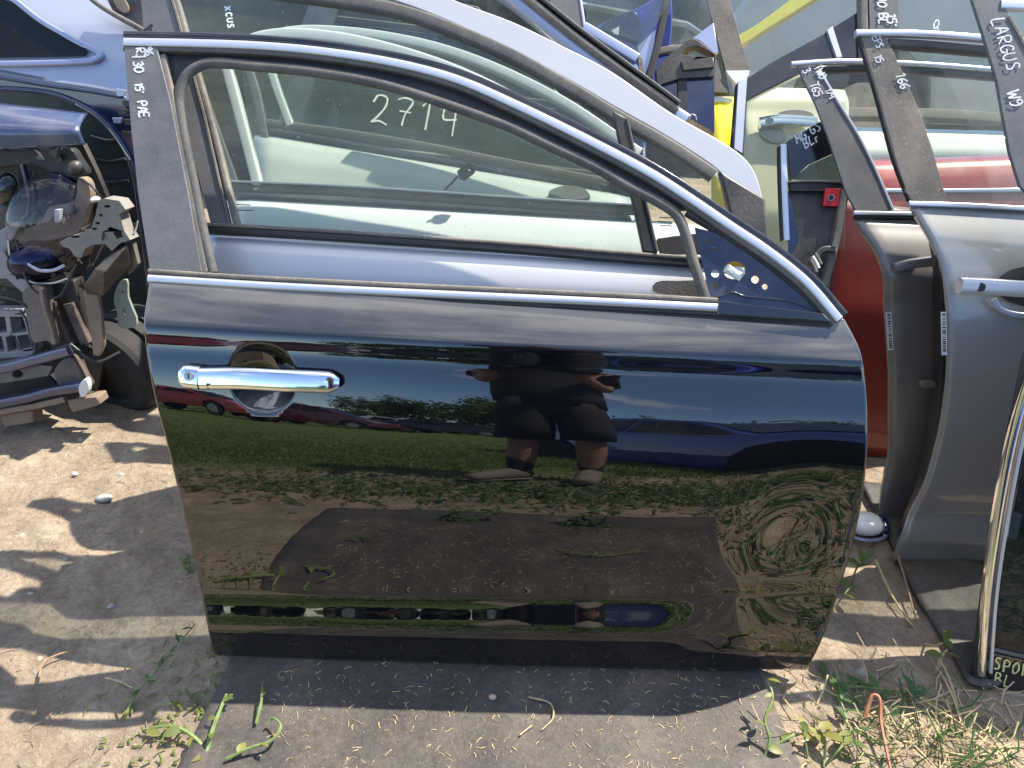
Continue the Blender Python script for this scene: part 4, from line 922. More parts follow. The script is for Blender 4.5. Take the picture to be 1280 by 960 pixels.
# --- blue door behind
S6 = BK(.80)
d6 = thing('blue_loose_door', 'bright blue car door partly hidden behind the dark pillar at the top centre', 'car door', (.6, 1.3, 0))
plate('door_skin', S6, cat_rom([(745, 36), (770, 22), (800, 8), (835, -10), (838, 60), (820, 130), (760, 130)], 4, True), .0, .03, M['blue'], d6, bevel=.006)
plate('mirror_sail', S6, cat_rom([(752, 34), (775, 18), (792, 14), (800, 26), (798, 52), (780, 46)], 4, True), .012, .02, M['navy'], d6, bevel=.004)
plate('white_clip', S6, [(764, 38), (774, 33), (773, 44), (768, 42)], .016, .006, M['sticker'], d6)
plate('frame_foot', S6, [(797, 58), (820, 36), (818, 62), (806, 96), (801, 84)], .02, .02, M['bluesilver'], d6)
strip('door_frame', S6, [(840, -30), (826, 40), (812, 96)], 9, .03, .03, M['channel'], d6, .003, 6)
plate('window_glass', S6, [(838, -40), (905, -40), (885, 40), (822, 62)], .0, .004, M['glass'], d6, bevel=0)
strip('belt_seal', S6, [(822, 64), (842, 60), (862, 60)], 9, .012, .02, M['rubber_tan'], d6, .003, 6)
# --- black mirror base
S7 = BK(.66)
d7 = thing('wing_mirror', 'black plastic wing mirror foot with an open socket standing before the yellow door', 'mirror', tuple(S7.P(860, 140)))
plate('base_shell', S7, [(820, 86), (840, 66), (862, 49), (872, 50), (895, 68), (894, 84), (893, 95), (850, 98), (830, 104), (822, 108)], .02, .03, M['blackplastic'], d7, [[(851, 68), (858, 60), (872, 57), (886, 64), (893, 68), (893, 72)]], bevel=.003)
plate('socket_box', S7, [(851, 76), (893, 71), (893, 84), (853, 88)], .026, .02, M['blackplastic'], d7, bevel=.003)
plate('lower_shell', S7, [(822, 108), (832, 102), (850, 97), (893, 95), (893, 165), (880, 158), (862, 148), (840, 122)], .008, .03, M['navy'], d7, bevel=.003)
plate('rib', S7, [(847, 99), (858, 98), (861, 146), (848, 134)], .014, .02, M['channel'], d7)
plate('silver_corner', S7, [(866, 48), (892, 28), (898, 66), (893, 67), (874, 50)], .0, .01, M['bluesilver'], d7)
strip('wire_loop', S7, [(862, 148), (864, 143), (869, 144), (871, 150)], 1.4, .024, .002, M['metal'], d7, .0006)
# --- yellow door
S8 = BK(.88)
d8 = thing('yellow_car_door', 'yellow car door with a pale dusty pillar, behind the black mirror base', 'car door', (1.0, 1.0, 0))
plate('pillar_cover', S8, [(876, -30), (903, -30), (937, 88), (907, 88)], .008, .012, M['rubber_tan'], d8)
plate('belt_corner', S8, [(907, 88), (937, 88), (936, 94), (922, 108), (909, 92)], .010, .012, M['white'], d8)
SP8 = below(S8, [(886, 112), (1040, 110)], 40)
skin('door_skin', SP8, [(886, 114), (886, 140), (888, 200), (890, 330)], [(1040, 112), (1040, 150), (1040, 220), (1040, 330)], SHOULDER, M['yellow'], d8, .0015, 20, 12)
plate('window_glass', S8, [(905, -40), (1100, -40), (1100, 60), (1000, 110), (937, 88)], -.004, .004, M['glass_dusty'], d8, bevel=0)
plate('jamb_panel', S8, [(888, 72), (900, 76), (910, 116), (890, 116)], .004, .02, M['greyplastic'], d8)
S8b = BK(1.3)
d8b = thing('yellow_bonnet', 'yellow car bonnet edge crossing behind the dusty glass at the top right', 'bonnet', tuple(S8b.P(1000, 30)))
plate('bonnet_edge', S8b, cat_rom([(918, 50), (950, 28), (990, -2), (1040, -40), (1075, -40), (1010, 4), (965, 32), (920, 58)], 4, True), .0, .05, M['yellow'], d8b, bevel=.006)
# --- black door with chrome pillar strip
S9 = BK(.60)
d9 = thing('black_framed_door', 'black framed car door with a bluish chrome strip and clear glass, right of the silver door', 'car door', (.75, .6, 0))
plate('front_frame', S9, [(922, 102), (936, 96), (960, 80), (1032, 40), (1050, 72), (1000, 92), (960, 112), (934, 126), (930, 200), (955, 300), (930, 300), (915, 190)], .0, .03, M['blackpaint'], d9, bevel=.003)
plate('chrome_strip', S9, [(923, 102), (934, 97), (928, 192), (918, 186)], .005, .008, M['chrome'], d9)
plate('top_applique', S9, [(1032, 40), (1080, 10), (1082, 74), (1052, 72)], .002, .02, M['blackpaint'], d9)
plate('trim_end', S9, [(1034, 37), (1041, 33), (1053, 71), (1046, 72)], .010, .012, M['chrome'], d9)
plate('window_glass', S9, [(934, 127), (960, 113), (1000, 93), (1060, 72), (1062, 72), (1056, 310), (955, 310), (930, 200)], -.006, .004, M['glass'], d9, bevel=0)
# --- cream door with chrome handle seen through it
S10 = BK(.74)
d10 = thing('ivory_car_door', 'ivory car door with a bright handle seen through the black framed window', 'car door', (.9, .8, 0))
SP10 = below(S10, [(930, 100), (1130, 110)], 34)
skin('door_skin', SP10, [(928, 102), (928, 130), (930, 220), (935, 340)], [(1062, 106), (1062, 140), (1056, 220), (1040, 340)], [(0, -.03), (.05, -.008), (.1, .0), (.13, -.004), (.3, .01), (.7, 0), (1, -.03)], M['ivory'], d10, .0015, 40, 20)
hb = strip('door_handle', SP10, [(950, 152), (970, 149), (1000, 150), (1022, 152)], 14, .035, .016, M['chrome_hi'], d10, .004, 6)
plate('handle_recess', SP10, circle(994, 145, 24, 20, 8), .018, .004, M['greyplastic'], d10)
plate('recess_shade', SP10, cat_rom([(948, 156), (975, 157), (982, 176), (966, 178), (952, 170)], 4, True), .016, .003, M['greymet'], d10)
sweep('lock_cylinder', [SP10.P(962, 151, .034), SP10.P(962, 151, .039)], SP10.ey, oval(.010, .008, 16), M['metal'], hb)
# --- the black door with a red lock behind its glass
S11 = BK(.46)
d11 = thing('black_rear_door', 'black door corner with white writing, a chrome strip and a red plastic lock below', 'car door', (.85, .5, 0))
plate('applique', S11, [(984, 176), (1026, 151), (1046, 190), (1010, 206), (989, 226)], .002, .02, M['blackpaint'], d11, bevel=.002)
strip('chrome_strip', S11, [(980, 180), (981, 230), (984, 300)], 8, .006, .01, M['chrome'], d11, .003, 6)
strip('black_edge', S11, [(975, 182), (976, 230), (979, 300)], 3, .004, .016, M['channel'], d11, .001, 6)
strip('belt_seal', S11, [(986, 227), (1020, 226), (1062, 228)], 3, .006, .012, M['rubber'], d11, .001, 4)
plate('belt_base', S11, [(987, 228), (1062, 229), (1062, 239), (988, 238)], .002, .014, M['channel'], d11)
plate('window_glass', S11, [(990, 224), (1012, 206), (1048, 190), (1062, 227)], -.004, .004, M['glass_dark'], d11, bevel=0)
plate('card_panel', S11, [(986, 238), (1062, 239), (1055, 280), (1035, 370), (990, 330)], -.012, .02, M['blackplastic'], d11)
plate('blue_corner', S11, [(985, 240), (992, 262), (998, 300), (985, 330)], .0, .01, M['navy'], d11)
lk = plate('lock_tab', S11, [(1032, 235), (1052, 236), (1049, 258), (1029, 257)], .004, .012, M['redplastic'], d11, [circle(1039, 247, 4.2)], bevel=.002)
sweep('lock_bush', [S11.P(1039, 247, -.006), S11.P(1039, 247, .006)], S11.ey, [(a, b_) for a, b_ in oval(.0072, .0072, 16)], M['metal'], lk)
sweep('lock_hole', [S11.P(1039, 247, .0), S11.P(1039, 247, .0068)], S11.ey, oval(.0052, .0052, 14), M['print'], lk)
strip('pillar_strip', S11, [(1056, 236), (1048, 290), (1032, 356)], 9, .006, .03, M['greyplastic'], d11, .003, 6)
handwriting('MG GS', S11, 996, 180, 11, (.86, -.5), .0035, M['ink'], d11, width=.0017, up=(-.4, -.92))
handwriting('BLr', S11, 1006, 186, 11, (.86, -.5), .0035, M['ink'], d11, width=.0017, up=(-.4, -.92))
cw = thing('cable_plug', 'black cable with a pale ribbed plug hanging beside the red panel', 'cable plug', tuple(S11.P(1022, 330, .02)))
strip('cable', S11, [(1044, 312), (1034, 311), (1026, 314), (1021, 322)], 9, .03, .010, M['channel'], cw, .004, 5)
for k in range(3): strip('plug_rib', S11, [(1013 + 3 * k, 324 - 4 * k), (1018 + 3 * k, 332 - 4 * k), (1021 + 3 * k, 340 - 5 * k)], 4, .032, .012, M['greyplastic' if k != 1 else 'sticker'], cw, .002, 3)
# --- red panel
RP, RF = door_planes((1100, 577), 15, (1062, 256), 30)
d12 = thing('red_loose_door', 'faded red car door standing edge on between the black door and the grey doors', 'car door', tuple(G(1100, 577)))
skin('door_skin', RP, [(1060, 250), (1048, 300), (1030, 370), (1030, 480), (1035, 578)], [(1160, 262), (1165, 330), (1170, 420), (1170, 500), (1165, 578)], [(0, -.05), (.2, -.012), (.45, .010), (.7, -.006), (1, -.05)], M['red'], d12, .03, 24, 12)
# --- taupe door
TP, TF = door_planes((1106, 650), 14, (1070, 268), 30)
d13 = thing('pearl_car_door', 'pearl coloured car door with white writing on its pillar, left of the grey door', 'car door', tuple(G(1106, 650)))
plate('pillar_cover', TF, [(996, 83), (1022, 84), (1045, 125), (1070, 166), (1090, 205), (1115, 263), (1070, 264), (1057, 240), (1035, 172), (1020, 132)], .004, .007, M['pillar'], d13)
strip('pillar_edge', TF, [(1024, 86), (1047, 125), (1072, 166), (1092, 205), (1117, 262)], 3, .006, .008, M['chrome'], d13, .001, 6)
strip('frame_trim', TF, [(990, 79), (1050, 75.5), (1110, 77), (1180, 81), (1260, 88), (1330, 97)], 8, .008, .012, M['chrome'], d13, .003, 8, prof=lambda wd: rect(.0105, .012, 0, .004))
strip('frame_channel', TF, [(1024, 86), (1110, 85), (1180, 89), (1260, 96), (1330, 104)], 6, .0, .02, M['channel'], d13, .002, 8, prof=lambda wd: rect(.010, .02, 0, .002))
plate('window_glass', TF, [(1022, 86), (1110, 85), (1330, 104), (1330, 272), (1116, 264)], -.006, .004, M['glass'], d13, bevel=0)
strip('belt_moulding', TF, [(1068, 266), (1140, 267), (1330, 276)], 5, .006, .012, M['chrome'], d13, .002, 6)
strip('belt_seal', TF, [(1069, 271), (1140, 272), (1330, 281)], 4, .003, .012, M['channel'], d13, .002, 6)
tl = [(1069, 273), (1075, 287), (1084, 308), (1090, 332), (1094, 360), (1096, 400), (1099, 440), (1103, 520), (1105, 570), (1101, 606), (1100, 650)]
tr_ = [(1330, 283), (1330, 300), (1332, 330), (1332, 400), (1332, 480), (1330, 560), (1325, 650)]
skin('door_skin', TP, tl, tr_, [(0, 0), (.07, .032), (.14, .052), (.18, .060), (.205, .062), (.23, .050), (.27, .046), (.33, .050), (.5, .050), (.75, .030), (.86, .016), (.93, .006), (1, .0)], M['taupe'], d13, .018, 50, 24)
plate('inner_shell', TP, cat_rom([(x + 16, y + 2) for x, y in tl], 3) + [(1330, 648), (1330, 285)], -.018, .03, M['inner'], d13)
barcode(TP, 1107, 390, 7, 48, .050, d13, 3)
strip('door_handle', TP, [(1120, 336), (1140, 331), (1175, 327)], 12, .078, .02, M['taupe'], d13, .005, 6)
handwriting('TWO', TF, 1016, 84, 10, (.50, .866), .006, M['ink'], d13, up=(.866, -.5), width=.0013, adv=.62)
handwriting('1/4', TF, 1030, 112, 9, (.50, .866), .006, M['ink'], d13, up=(.866, -.5), width=.0012, adv=.5)
handwriting('3.', TF, 1002, 88, 10, (.50, .866), .006, M['ink'], d13, up=(.866, -.5), width=.0013, adv=.6)
handwriting('T65', TF, 1011, 105, 11, (.42, .907), .006, M['ink'], d13, up=(.907, -.42), width=.0013, adv=.55)
# --- grey door at the right
GP, GF = door_planes((1128, 695), 14, (1140, 256), 30)
d14 = thing('grey_car_door', 'grey metallic car door with a door handle and chrome strips, largest door on the right', 'car door', tuple(G(1128, 695)))
plate('pillar_cover', GF, [(1076, 44), (1107, 45), (1125, 82), (1150, 140), (1166, 187), (1184, 252), (1142, 252), (1132, 240), (1120, 200), (1096, 112)], .004, .007, M['rubber_tan'], d14)
strip('pillar_edge', GF, [(1074, 44), (1095, 112), (1119, 200), (1139, 252)], 3, .004, .012, M['channel'], d14, .001, 6)
strip('frame_trim', GF, [(1071, 40), (1130, 40), (1190, 43), (1240, 47), (1330, 54)], 11, .010, .014, M['chrome'], d14, .004, 8, prof=lambda wd: rect(.0125, .014, 0, .004))
strip('window_seal', GF, [(1112, 52), (1150, 54), (1230, 61), (1330, 70)], 16, .002, .02, M['rubber'], d14, .005, 8, prof=lambda wd: rect(.017, .02, 0, .006))
plate('window_glass', GF, [(1110, 50), (1330, 68), (1330, 264), (1184, 253)], -.006, .004, M['glass'], d14, bevel=0)
strip('belt_moulding', GF, [(1137, 254), (1200, 256), (1330, 263)], 6, .008, .012, M['chrome'], d14, .002, 6)
gl_ = [(1139, 258), (1146, 275), (1154, 302), (1159, 330), (1159, 370), (1160, 420), (1158, 480), (1149, 555), (1138, 608), (1120, 655), (1116, 672), (1113, 697)]
gr_ = [(1345, 266), (1345, 290), (1350, 330), (1350, 400), (1345, 480), (1340, 560), (1335, 620), (1325, 660), (1322, 676), (1315, 700)]
skin('door_skin', GP, gl_, gr_, [(0, 0), (.07, .030), (.14, .054), (.21, .071), (.27, .080), (.31, .083), (.45, .082), (.6, .075), (.76, .055), (.86, .036), (.885, .040), (.93, .042), (.955, .030), (1, .018)], M['greymet'], d14, .022, 70, 30)
plate('inner_shell', GP, cat_rom([(x + 18, y + 2) for x, y in gl_], 3) + [(1315, 698), (1330, 268)], -.02, .04, M['inner'], d14)
barcode(GP, 1176, 390, 7, 54, .079, d14, 1)
gh = strip('door_handle', GP, [(1203, 358), (1222, 359), (1255, 361), (1300, 364), (1340, 367)], 22, .122, .024, M['silver'], d14, .007, 6, prof=lambda wd: rect(.030, .022, 0, .010))
sweep('lock_cylinder', [GP.P(1226, 359, .115), GP.P(1226, 359, .1235)], GP.ey, oval(.0082, .0082, 16), M['print'], gh)
plate('handle_recess', GP, circle(1292, 358, 46, 24, 26), .0885, .004, M['blackplastic'], d14, bevel=0)
strip('handle_rim', GP, [(1243, 374), (1250, 386), (1268, 393), (1300, 395)], 7, .098, .004, M['chrome'], d14, .002, 6)
plate('edge_catch', GP, [(1154, 478), (1170, 478), (1170, 485), (1154, 485)], -.03, .02, M['rubber_tan'], d14)
handwriting('166', GF, 1119, 92, 12, (.32, .947), .006, M['ink'], d14, up=(.947, -.32), width=.0014, adv=.6)
handwriting('EPS', GF, 1090, 46, 9, (.40, .917), .006, M['ink'], d14, up=(.917, -.40), width=.0010, adv=.6)
handwriting("15", GF, 1092, 70, 9, (.40, .917), .006, M['ink'], d14, up=(.917, -.40), width=.0012, adv=.55)
# --- what shows through the right-hand windows
S18 = Plane(GF.o - GF.n * .42, GF.ex, Vector((-.03, -.80, .60)))
d18 = thing('red_bonnet', 'sunlit red car bonnet seen through the windows of the pearl and grey doors', 'bonnet', tuple(S18.P(1190, 240)))
skin('panel_skin', S18, [(1060, 196), (1060, 225), (1060, 300)], [(1360, 184), (1360, 220), (1360, 300)], [(0, -.03), (.1, -.004), (.3, .006), (.6, .004), (1, -.02)], M['redcar'], d18, .002, 24, 12)
strip('side_moulding', S18, [(1060, 238), (1200, 238), (1360, 236)], 6, .012, .01, M['bluesilver'], d18, .003, 6)
S19 = Plane(GF.o - GF.n * .60, GF.ex, Vector((-.03, -.74, .67)))
d19 = thing('pale_car_panel', 'pale car panel with a dusty olive seal above it, behind the sunlit red bonnet', 'car panel', tuple(S19.P(1190, 180)))
skin('panel_skin', S19, [(1050, 154), (1050, 180), (1050, 215)], [(1360, 162), (1360, 180), (1360, 215)], [(0, -.02), (.2, .0), (.6, .006), (1, -.02)], M['cream'], d19, .002, 16, 12)
strip('belt_seal', S19, [(1050, 140), (1180, 142), (1360, 156)], 20, .01, .02, M['rubber_tan'], d19, .004, 6, prof=lambda wd: rect(.035, .02, 0, .006))
# --- the pillar in front of the grey door
LP_, LF = door_planes((1330, 745), 13, (1290, 262), 30)
d15 = thing('pillar_door', 'grey door pillar with white writing crossing the top right corner', 'car door', tuple(LF.P(1260, 120)))
plate('pillar_cover', LF, [(1206, -30), (1240, -30), (1262, 20), (1284, 60), (1320, 150), (1345, 255), (1296, 255), (1275, 232), (1262, 190), (1246, 100), (1228, 40)], .004, .008, M['pillar'], d15)
skin('door_skin', LP_, [(1300, 262), (1318, 320), (1330, 420), (1330, 560), (1322, 745)], [(1900, 290), (1900, 350), (1900, 450), (1900, 580), (1880, 780)], [(0, 0), (.07, .030), (.14, .054), (.27, .080), (.45, .082), (.76, .055), (1, .018)], M['greymet'], d15, .02, 30, 20)  # unseen body of this door, added to shade the right-hand side
plate('window_glass', LF, [(1330, 0), (1900, 60), (1900, 290), (1350, 262)], -.006, .004, M['glass'], d15, bevel=0)
strip('pillar_seal', LF, [(1262, 20), (1285, 62), (1322, 150), (1347, 255)], 6, .006, .012, M['rubber_tan'], d15, .002, 6)
strip('frame_trim', LF, [(1252, 4), (1290, 6), (1340, 10)], 12, .006, .012, M['chrome'], d15, .003, 4)
handwriting('LARGUS', LF, 1239, 24, 17, (.30, .954), .006, M['ink'], d15, up=(.954, -.30), width=.0013, adv=.68)
handwriting('W9', LF, 1258, 115, 16, (.30, .954), .006, M['ink'], d15, up=(.954, -.30), width=.0014, adv=.68)
# --- door with writing at the very top right
S16 = BK(.12); PL16 = Plane(GF.o - GF.n * .30, GF.ex, GF.n)
d16 = thing('dark_pillar_door', 'car door with a dark pillar and white writing at the top edge, above the grey door', 'car door', tuple(PL16.P(1105, 30)))
plate('pillar_cover', PL16, [(1085, -40), (1122, -40), (1124, 60), (1088, 60)], .004, .01, M['pillar'], d16)
strip('pillar_seal', PL16, [(1080, -40), (1080, 10), (1082, 75)], 10, .006, .02, M['rubber_tan'], d16, .004, 4)
plate('window_glass', PL16, [(1124, -40), (1340, -40), (1340, 90), (1124, 90)], -.004, .004, M['glass_dusty'], d16, bevel=0)
handwriting('UO BL', PL16, 1096, -6, 12, (.08, .997), .006, M['ink'], d16, up=(.997, -.08), width=.0020, adv=.66)
handwriting("15'", PL16, 1108, 16, 12, (.08, .997), .006, M['ink'], d16, up=(.997, -.08), width=.0020, adv=.55)
handwriting('Q', PL16, 1166, 36, 12, (1, .05), -.0035, M['ink'], d16, width=.0016)
# --- navy door standing on end at the right edge
NPl = Plane(G(1222, 847), Vector((1, -.05, 0)), Vector((-.18, -.94, .20)))
d17 = thing('navy_glass_door', 'navy car door standing on end at the right edge with chrome strip and yellow writing', 'car door', tuple(G(1222, 847)))
plate('black_border', NPl, [(1280, 440), (1304, 440), (1268, 560), (1246, 680), (1236, 800), (1230, 850), (1214, 848), (1224, 760), (1240, 640), (1259, 540)], .0, .008, M['channel'], d17, bevel=.003)
strip('chrome_strip', NPl, [(1290, 470), (1270, 540), (1250, 640), (1236, 740), (1228, 846)], 15, .012, .014, M['chrome_hi'], d17, .005, 8, prof=lambda wd: rect(.0145, .014, 0, .006))
strip('chrome_lip', NPl, [(1302, 470), (1282, 540), (1262, 640), (1247, 740), (1239, 842)], 6, .006, .012, M['chrome'], d17, .002, 8, prof=lambda wd: rect(.006, .012, 0, .002))
plate('window_glass', NPl, [(1300, 480), (1420, 480), (1420, 830), (1330, 824), (1242, 812), (1250, 740), (1266, 640), (1284, 550)], -.002, .004, M['glass_dark'], d17, bevel=0)
plate('navy_panel', NPl, cat_rom([(1290, 480), (1370, 445), (1500, 385), (1700, 320), (2150, 330), (2200, 700), (2150, 1020), (1700, 930), (1232, 856), (1250, 740), (1266, 640)], 4, True), -.05, .04, M['navy'], d17, bevel=.004)  # carried on out of view, outline shaped for the shadow it casts
plate('glass_label', NPl, [(1260, 635), (1278, 644), (1270, 676), (1254, 668)], -.006, .001, M['sticker'], d17, bevel=0)
strip('belt_moulding', NPl, [(1238, 812), (1300, 826), (1420, 840)], 4, .004, .01, M['rubber'], d17, .001, 5)
plate('applique', NPl, [(1236, 815), (1300, 829), (1420, 843), (1420, 880), (1300, 872), (1236, 862)], .0, .02, M['blackpaint'], d17)
handwriting('SPOR', NPl, 1241, 836, 15, (.97, .22), .0025, M['ink_yellow'], d17, width=.0017, up=(.1, -.99), adv=.8)
handwriting('BL', NPl, 1242, 854, 14, (.97, .22), .0025, M['ink_yellow'], d17, width=.0017, up=(.1, -.99), adv=.9)
# ------------------------------------------------------------------ left: silver estate quarter and the wrecked navy cars
def vplane(y, lean=8, yaw=0): return lean_plane(y, lean, yaw)
M['liner'] = plastic('dark_teal_liner', (.006, .022, .030), .35, .15); M['tan'] = plastic('dusty_tan_plastic', (.16, .12, .09), .8, .6, (.36, .28, .20), 10, .4)
M['greengrey'] = plastic('green_grey_bracket', (.22, .28, .24), .6, .4); M['brownplastic'] = plastic('brown_duct_plastic', (.055, .042, .037), .7, .5, (.30, .24, .19)); M['palebracket'] = plastic('dusty_pale_bracket', (.19, .178, .16), .75, .6, (.36, .32, .26), 14, .4); M['purple'] = plain('violet_reflector', (.02, .022, .05), .15, .8); M['palegrid'] = plastic('pale_grid_plastic', (.22, .22, .24), .6, .4)
M['silvercar'] = paint('silver_blue_body_paint', (.38, .41, .50), .45, .42, .8, 1.5, .06)
Q = vplane(1.45, 24)
sc_ = thing('silver_estate_car', 'silver blue car rear quarter with a dark side window and bright surround, top left', 'car', tuple(Q.P(60, 90)))
skin('quarter_panel', Q, [(-140, -60), (-140, 0), (-140, 80), (-140, 250)], [(190, -60), (215, 30), (215, 120), (215, 250)], [(0, -.10), (.3, -.01), (.42, .004), (.47, .010), (.55, .004), (1, -.03)], M['silvercar'], sc_, .0015, 40, 20)
plate('side_window', Q, cat_rom([(-140, -10), (-20, -10), (12, 2), (40, 18), (62, 36), (85, 50), (104, 59)], 4) + [(108, 64), (104, 69), (60, 71), (-140, 74)], .018, .006, M['glass_dark'], sc_, bevel=.001)
plate('window_base', Q, [(-140, -10), (12, 0), (62, 36), (104, 59), (108, 64), (104, 69), (-140, 74)], .012, .012, M['channel'], sc_)
strip('window_surround', Q, [(-40, -40), (5, -8), (20, 2), (48, 24), (75, 40), (100, 54), (118, 62), (124, 68), (116, 74), (100, 76), (50, 78), (-140, 81)], 9, .026, .012, M['bluesilver'], sc_, .004, 10, prof=lambda wd: rect(.018, .014, 0, .005))
strip('roof_rail', Q, [(100, -14), (118, 2), (140, 16), (160, 27), (182, 39)], 7, .05, .03, M['rubber_tan'], sc_, .006, 8, prof=lambda wd: rect(.016, .03, 0, .006))
plate('tail_gap', Q, [(124, -20), (150, -10), (190, -10), (190, 44), (165, 28), (140, 12)], .03, .02, M['blackplastic'], sc_)
plate('lamp_corner', Q, cat_rom([(140, -6), (152, -4), (160, 8), (158, 16), (148, 12)], 4, True), .04, .02, M['tan'], sc_)
# navy car with its wheel arch
W0 = vplane(1.05, 6)
nv = thing('navy_car_wing', 'navy car wing with a sweeping wheel arch edge behind the torn headlamp corner', 'car wing', tuple(W0.P(60, 110)))
arch = [(-60, 106), (-20, 110), (20, 112), (60, 117), (92, 128), (118, 143), (140, 165), (158, 193), (168, 226), (174, 268), (181, 320), (190, 400)]
plate('wing_skin', W0, [(-60, 78), (0, 90), (60, 101), (110, 108), (152, 116), (164, 130), (180, 170), (196, 240), (205, 400)] + list(reversed(cat_rom(arch, 4))), .0, .05, M['navy'], nv, bevel=.006)
strip('arch_lip', W0, arch, 6, .012, .03, M['navy'], nv, .004, 8, prof=lambda wd: rect(.014, .04, 0, .006))
strip('wing_crease', W0, [(-60, 86), (0, 97), (60, 107), (110, 114), (150, 121)], 5, .010, .012, M['navy'], nv, .004, 8)
strip('arch_edge', W0, [(94, 130), (119, 145), (140, 167), (162, 200)], 1.6, .016, .004, M['metal'], nv, .0006, 6)
LN = vplane(1.25, 4)
plate('arch_liner', LN, cat_rom([(-60, 108), (60, 118), (118, 144), (158, 194), (176, 270), (190, 420), (150, 470), (40, 470), (-60, 470)], 3), .0, .02, M['liner'], nv)
for k in range(5): strip('liner_rib', LN, [(112 - 2 * k, 170 + 26 * k), (135, 176 + 26 * k), (152 + 4 * k, 172 + 27 * k)], 3, .012, .012, M['liner'], nv, .002, 4)
for k, (x, y) in enumerate(((150, 116), (158, 128), (152, 140), (146, 150), (160, 152), (158, 168))):
    rr = random.Random(k); plate('torn_clip', W0, [(x - 6, y - rr.uniform(2, 6)), (x + rr.uniform(3, 8), y - 3), (x + 5, y + rr.uniform(3, 7)), (x - 4, y + 4)], .02 + .006 * k, .012, M['blackplastic'] if k % 3 else M['bluesilver'], nv, bevel=.001)
# torn front corner
W1 = vplane(.86, 8)
wk = thing('wrecked_front_corner', 'torn front corner of a wrecked navy car with broken headlamp and bare brackets at left', 'wrecked car', tuple(G(60, 535)))
skin('bonnet_corner', W1, [(-90, 122), (-90, 150), (-90, 192)], [(86, 143), (97, 158), (106, 181)], [(0, -.09), (.25, -.035), (.45, -.004), (.6, .004), (1, .0)], M['navybonnet'], wk, .0015, 20, 24, .01)
plate('lamp_cavity', W1, [(-90, 186), (104, 180), (120, 214), (138, 256), (130, 300), (110, 340), (90, 350), (-90, 360)], -.07, .02, M['blackplastic'], wk)
plate('lamp_top', W1, cat_rom([(-60, 190), (30, 188), (88, 186), (98, 200), (108, 218), (80, 222), (40, 205), (-60, 214)], 3, True), -.02, .03, M['channel'], wk, bevel=.004)
def dome(name, pl, cx, cy, rx, ry, off, depth, mat, parent, n=16, m=7, inward=False):
    V = []; F = []
    for j in range(m):
        f = j / (m - 1) * .98; r_ = math.cos(f * math.pi / 2); d = math.sin(f * math.pi / 2) * depth * (-1 if inward else 1)
        for i in range(n):
            a = 2 * math.pi * i / n; V.append(pl.P(cx + rx * r_ * math.cos(a), cy + ry * r_ * math.sin(a), off) + pl.n * d)
    for j in range(m - 1):
        for i in range(n): F.append((j * n + i, j * n + (i + 1) % n, (j + 1) * n + (i + 1) % n, (j + 1) * n + i))
    F.append(tuple((m - 1) * n + i for i in range(n))); F = [tuple(reversed(f)) for f in F] if not inward else F; return mesh(name, V, F, mat, parent, True)
dome('projector_lens', W1, 10, 236, 14, 20, -.03, .02, M['carglass'], wk)
sweep('projector_ring', [W1.P(x, y, -.026) for x, y in circle(10, 236, 15, 20, 22)], W1.n, oval(.004, .004, 6), M['channel'], wk, closed=True)
dome('bulb_socket', W1, 94, 210, 9, 10, -.02, .02, M['blackplastic'], wk)
strip('lamp_rib', W1, [(24, 196), (32, 230), (36, 262), (22, 284)], 5, -.02, .012, M['navy'], wk, .003, 6)
strip('lamp_rib', W1, [(40, 232), (44, 262), (38, 290)], 4, -.022, .012, M['purple'], wk, .003, 6)
plate('lamp_bowl', W1, cat_rom([(62, 216), (78, 220), (92, 228), (98, 232), (86, 252), (74, 254), (66, 238)], 3, True), -.01, .02, M['purple'], wk, bevel=.003)
plate('dusty_bowl', W1, cat_rom([(98, 222), (108, 226), (113, 248), (106, 268), (98, 290), (80, 296), (66, 300), (40, 302), (12, 308), (24, 292), (52, 276), (62, 258), (78, 256), (94, 250)], 3, True), .0, .03, M['tan'], wk, bevel=.005)
plate('lamp_pin', W1, [(68, 262), (74, 262), (74, 278), (68, 278)], .02, .02, M['sticker'], wk)
dome('chrome_bowl', W1, 46, 326, 37, 26, .0, .05, M['purple'], wk, 24)
dome('lamp_lens', W1, 62, 280, 56, 62, -.012, .05, M['lamp'], wk, 24, 9)
strip('bowl_rim', W1, [(10, 300), (12, 320), (22, 340), (40, 353), (66, 354), (84, 348)], 3, .03, .006, M['metal'], wk, .002, 6)
strip('bowl_band', W1, [(34, 330), (48, 338), (66, 338), (80, 332)], 4, .05, .006, M['bluesilver'], wk, .002, 6)
plate('lamp_post', W1, [(-30, 292), (-4, 290), (10, 282), (20, 276), (26, 280), (14, 302), (6, 318), (-30, 330)], .01, .02, M['palegrid'], wk, bevel=.003)
br = [(74, 303), (84, 297), (100, 292), (114, 285), (119, 270), (123, 252), (130, 248), (149, 251), (157, 262), (149, 268), (156, 290), (163, 300), (150, 304), (140, 314), (131, 305), (116, 306), (106, 311), (102, 322), (94, 321), (87, 311), (78, 308)]
plate('slotted_bracket', W1, br, .05, .05, M['palebracket'], wk, [circle(134, 258, 4, 8, 2), circle(126, 269, 2.6, 8, 1.8), circle(122, 279, 3.2, 8, 1.8), circle(118, 286, 3.6, 8, 1.6), circle(94, 296, 6, 8, 1.6), [(141, 291), (150, 288), (154, 296), (146, 299)]], bevel=.0008)
dome('bracket_bolt', W1, 120, 249, 6, 4, .06, .02, M['sticker'], wk, 10, 4)
V, F = [], []
blk = [W1.P(x, y, o_) for x, y, o_ in ((104, 356, .07), (118, 336, .09), (131, 340, .10), (129, 370, .07), (154, 302, .02), (160, 306, .05), (164, 332, .03), (108, 368, .05))]
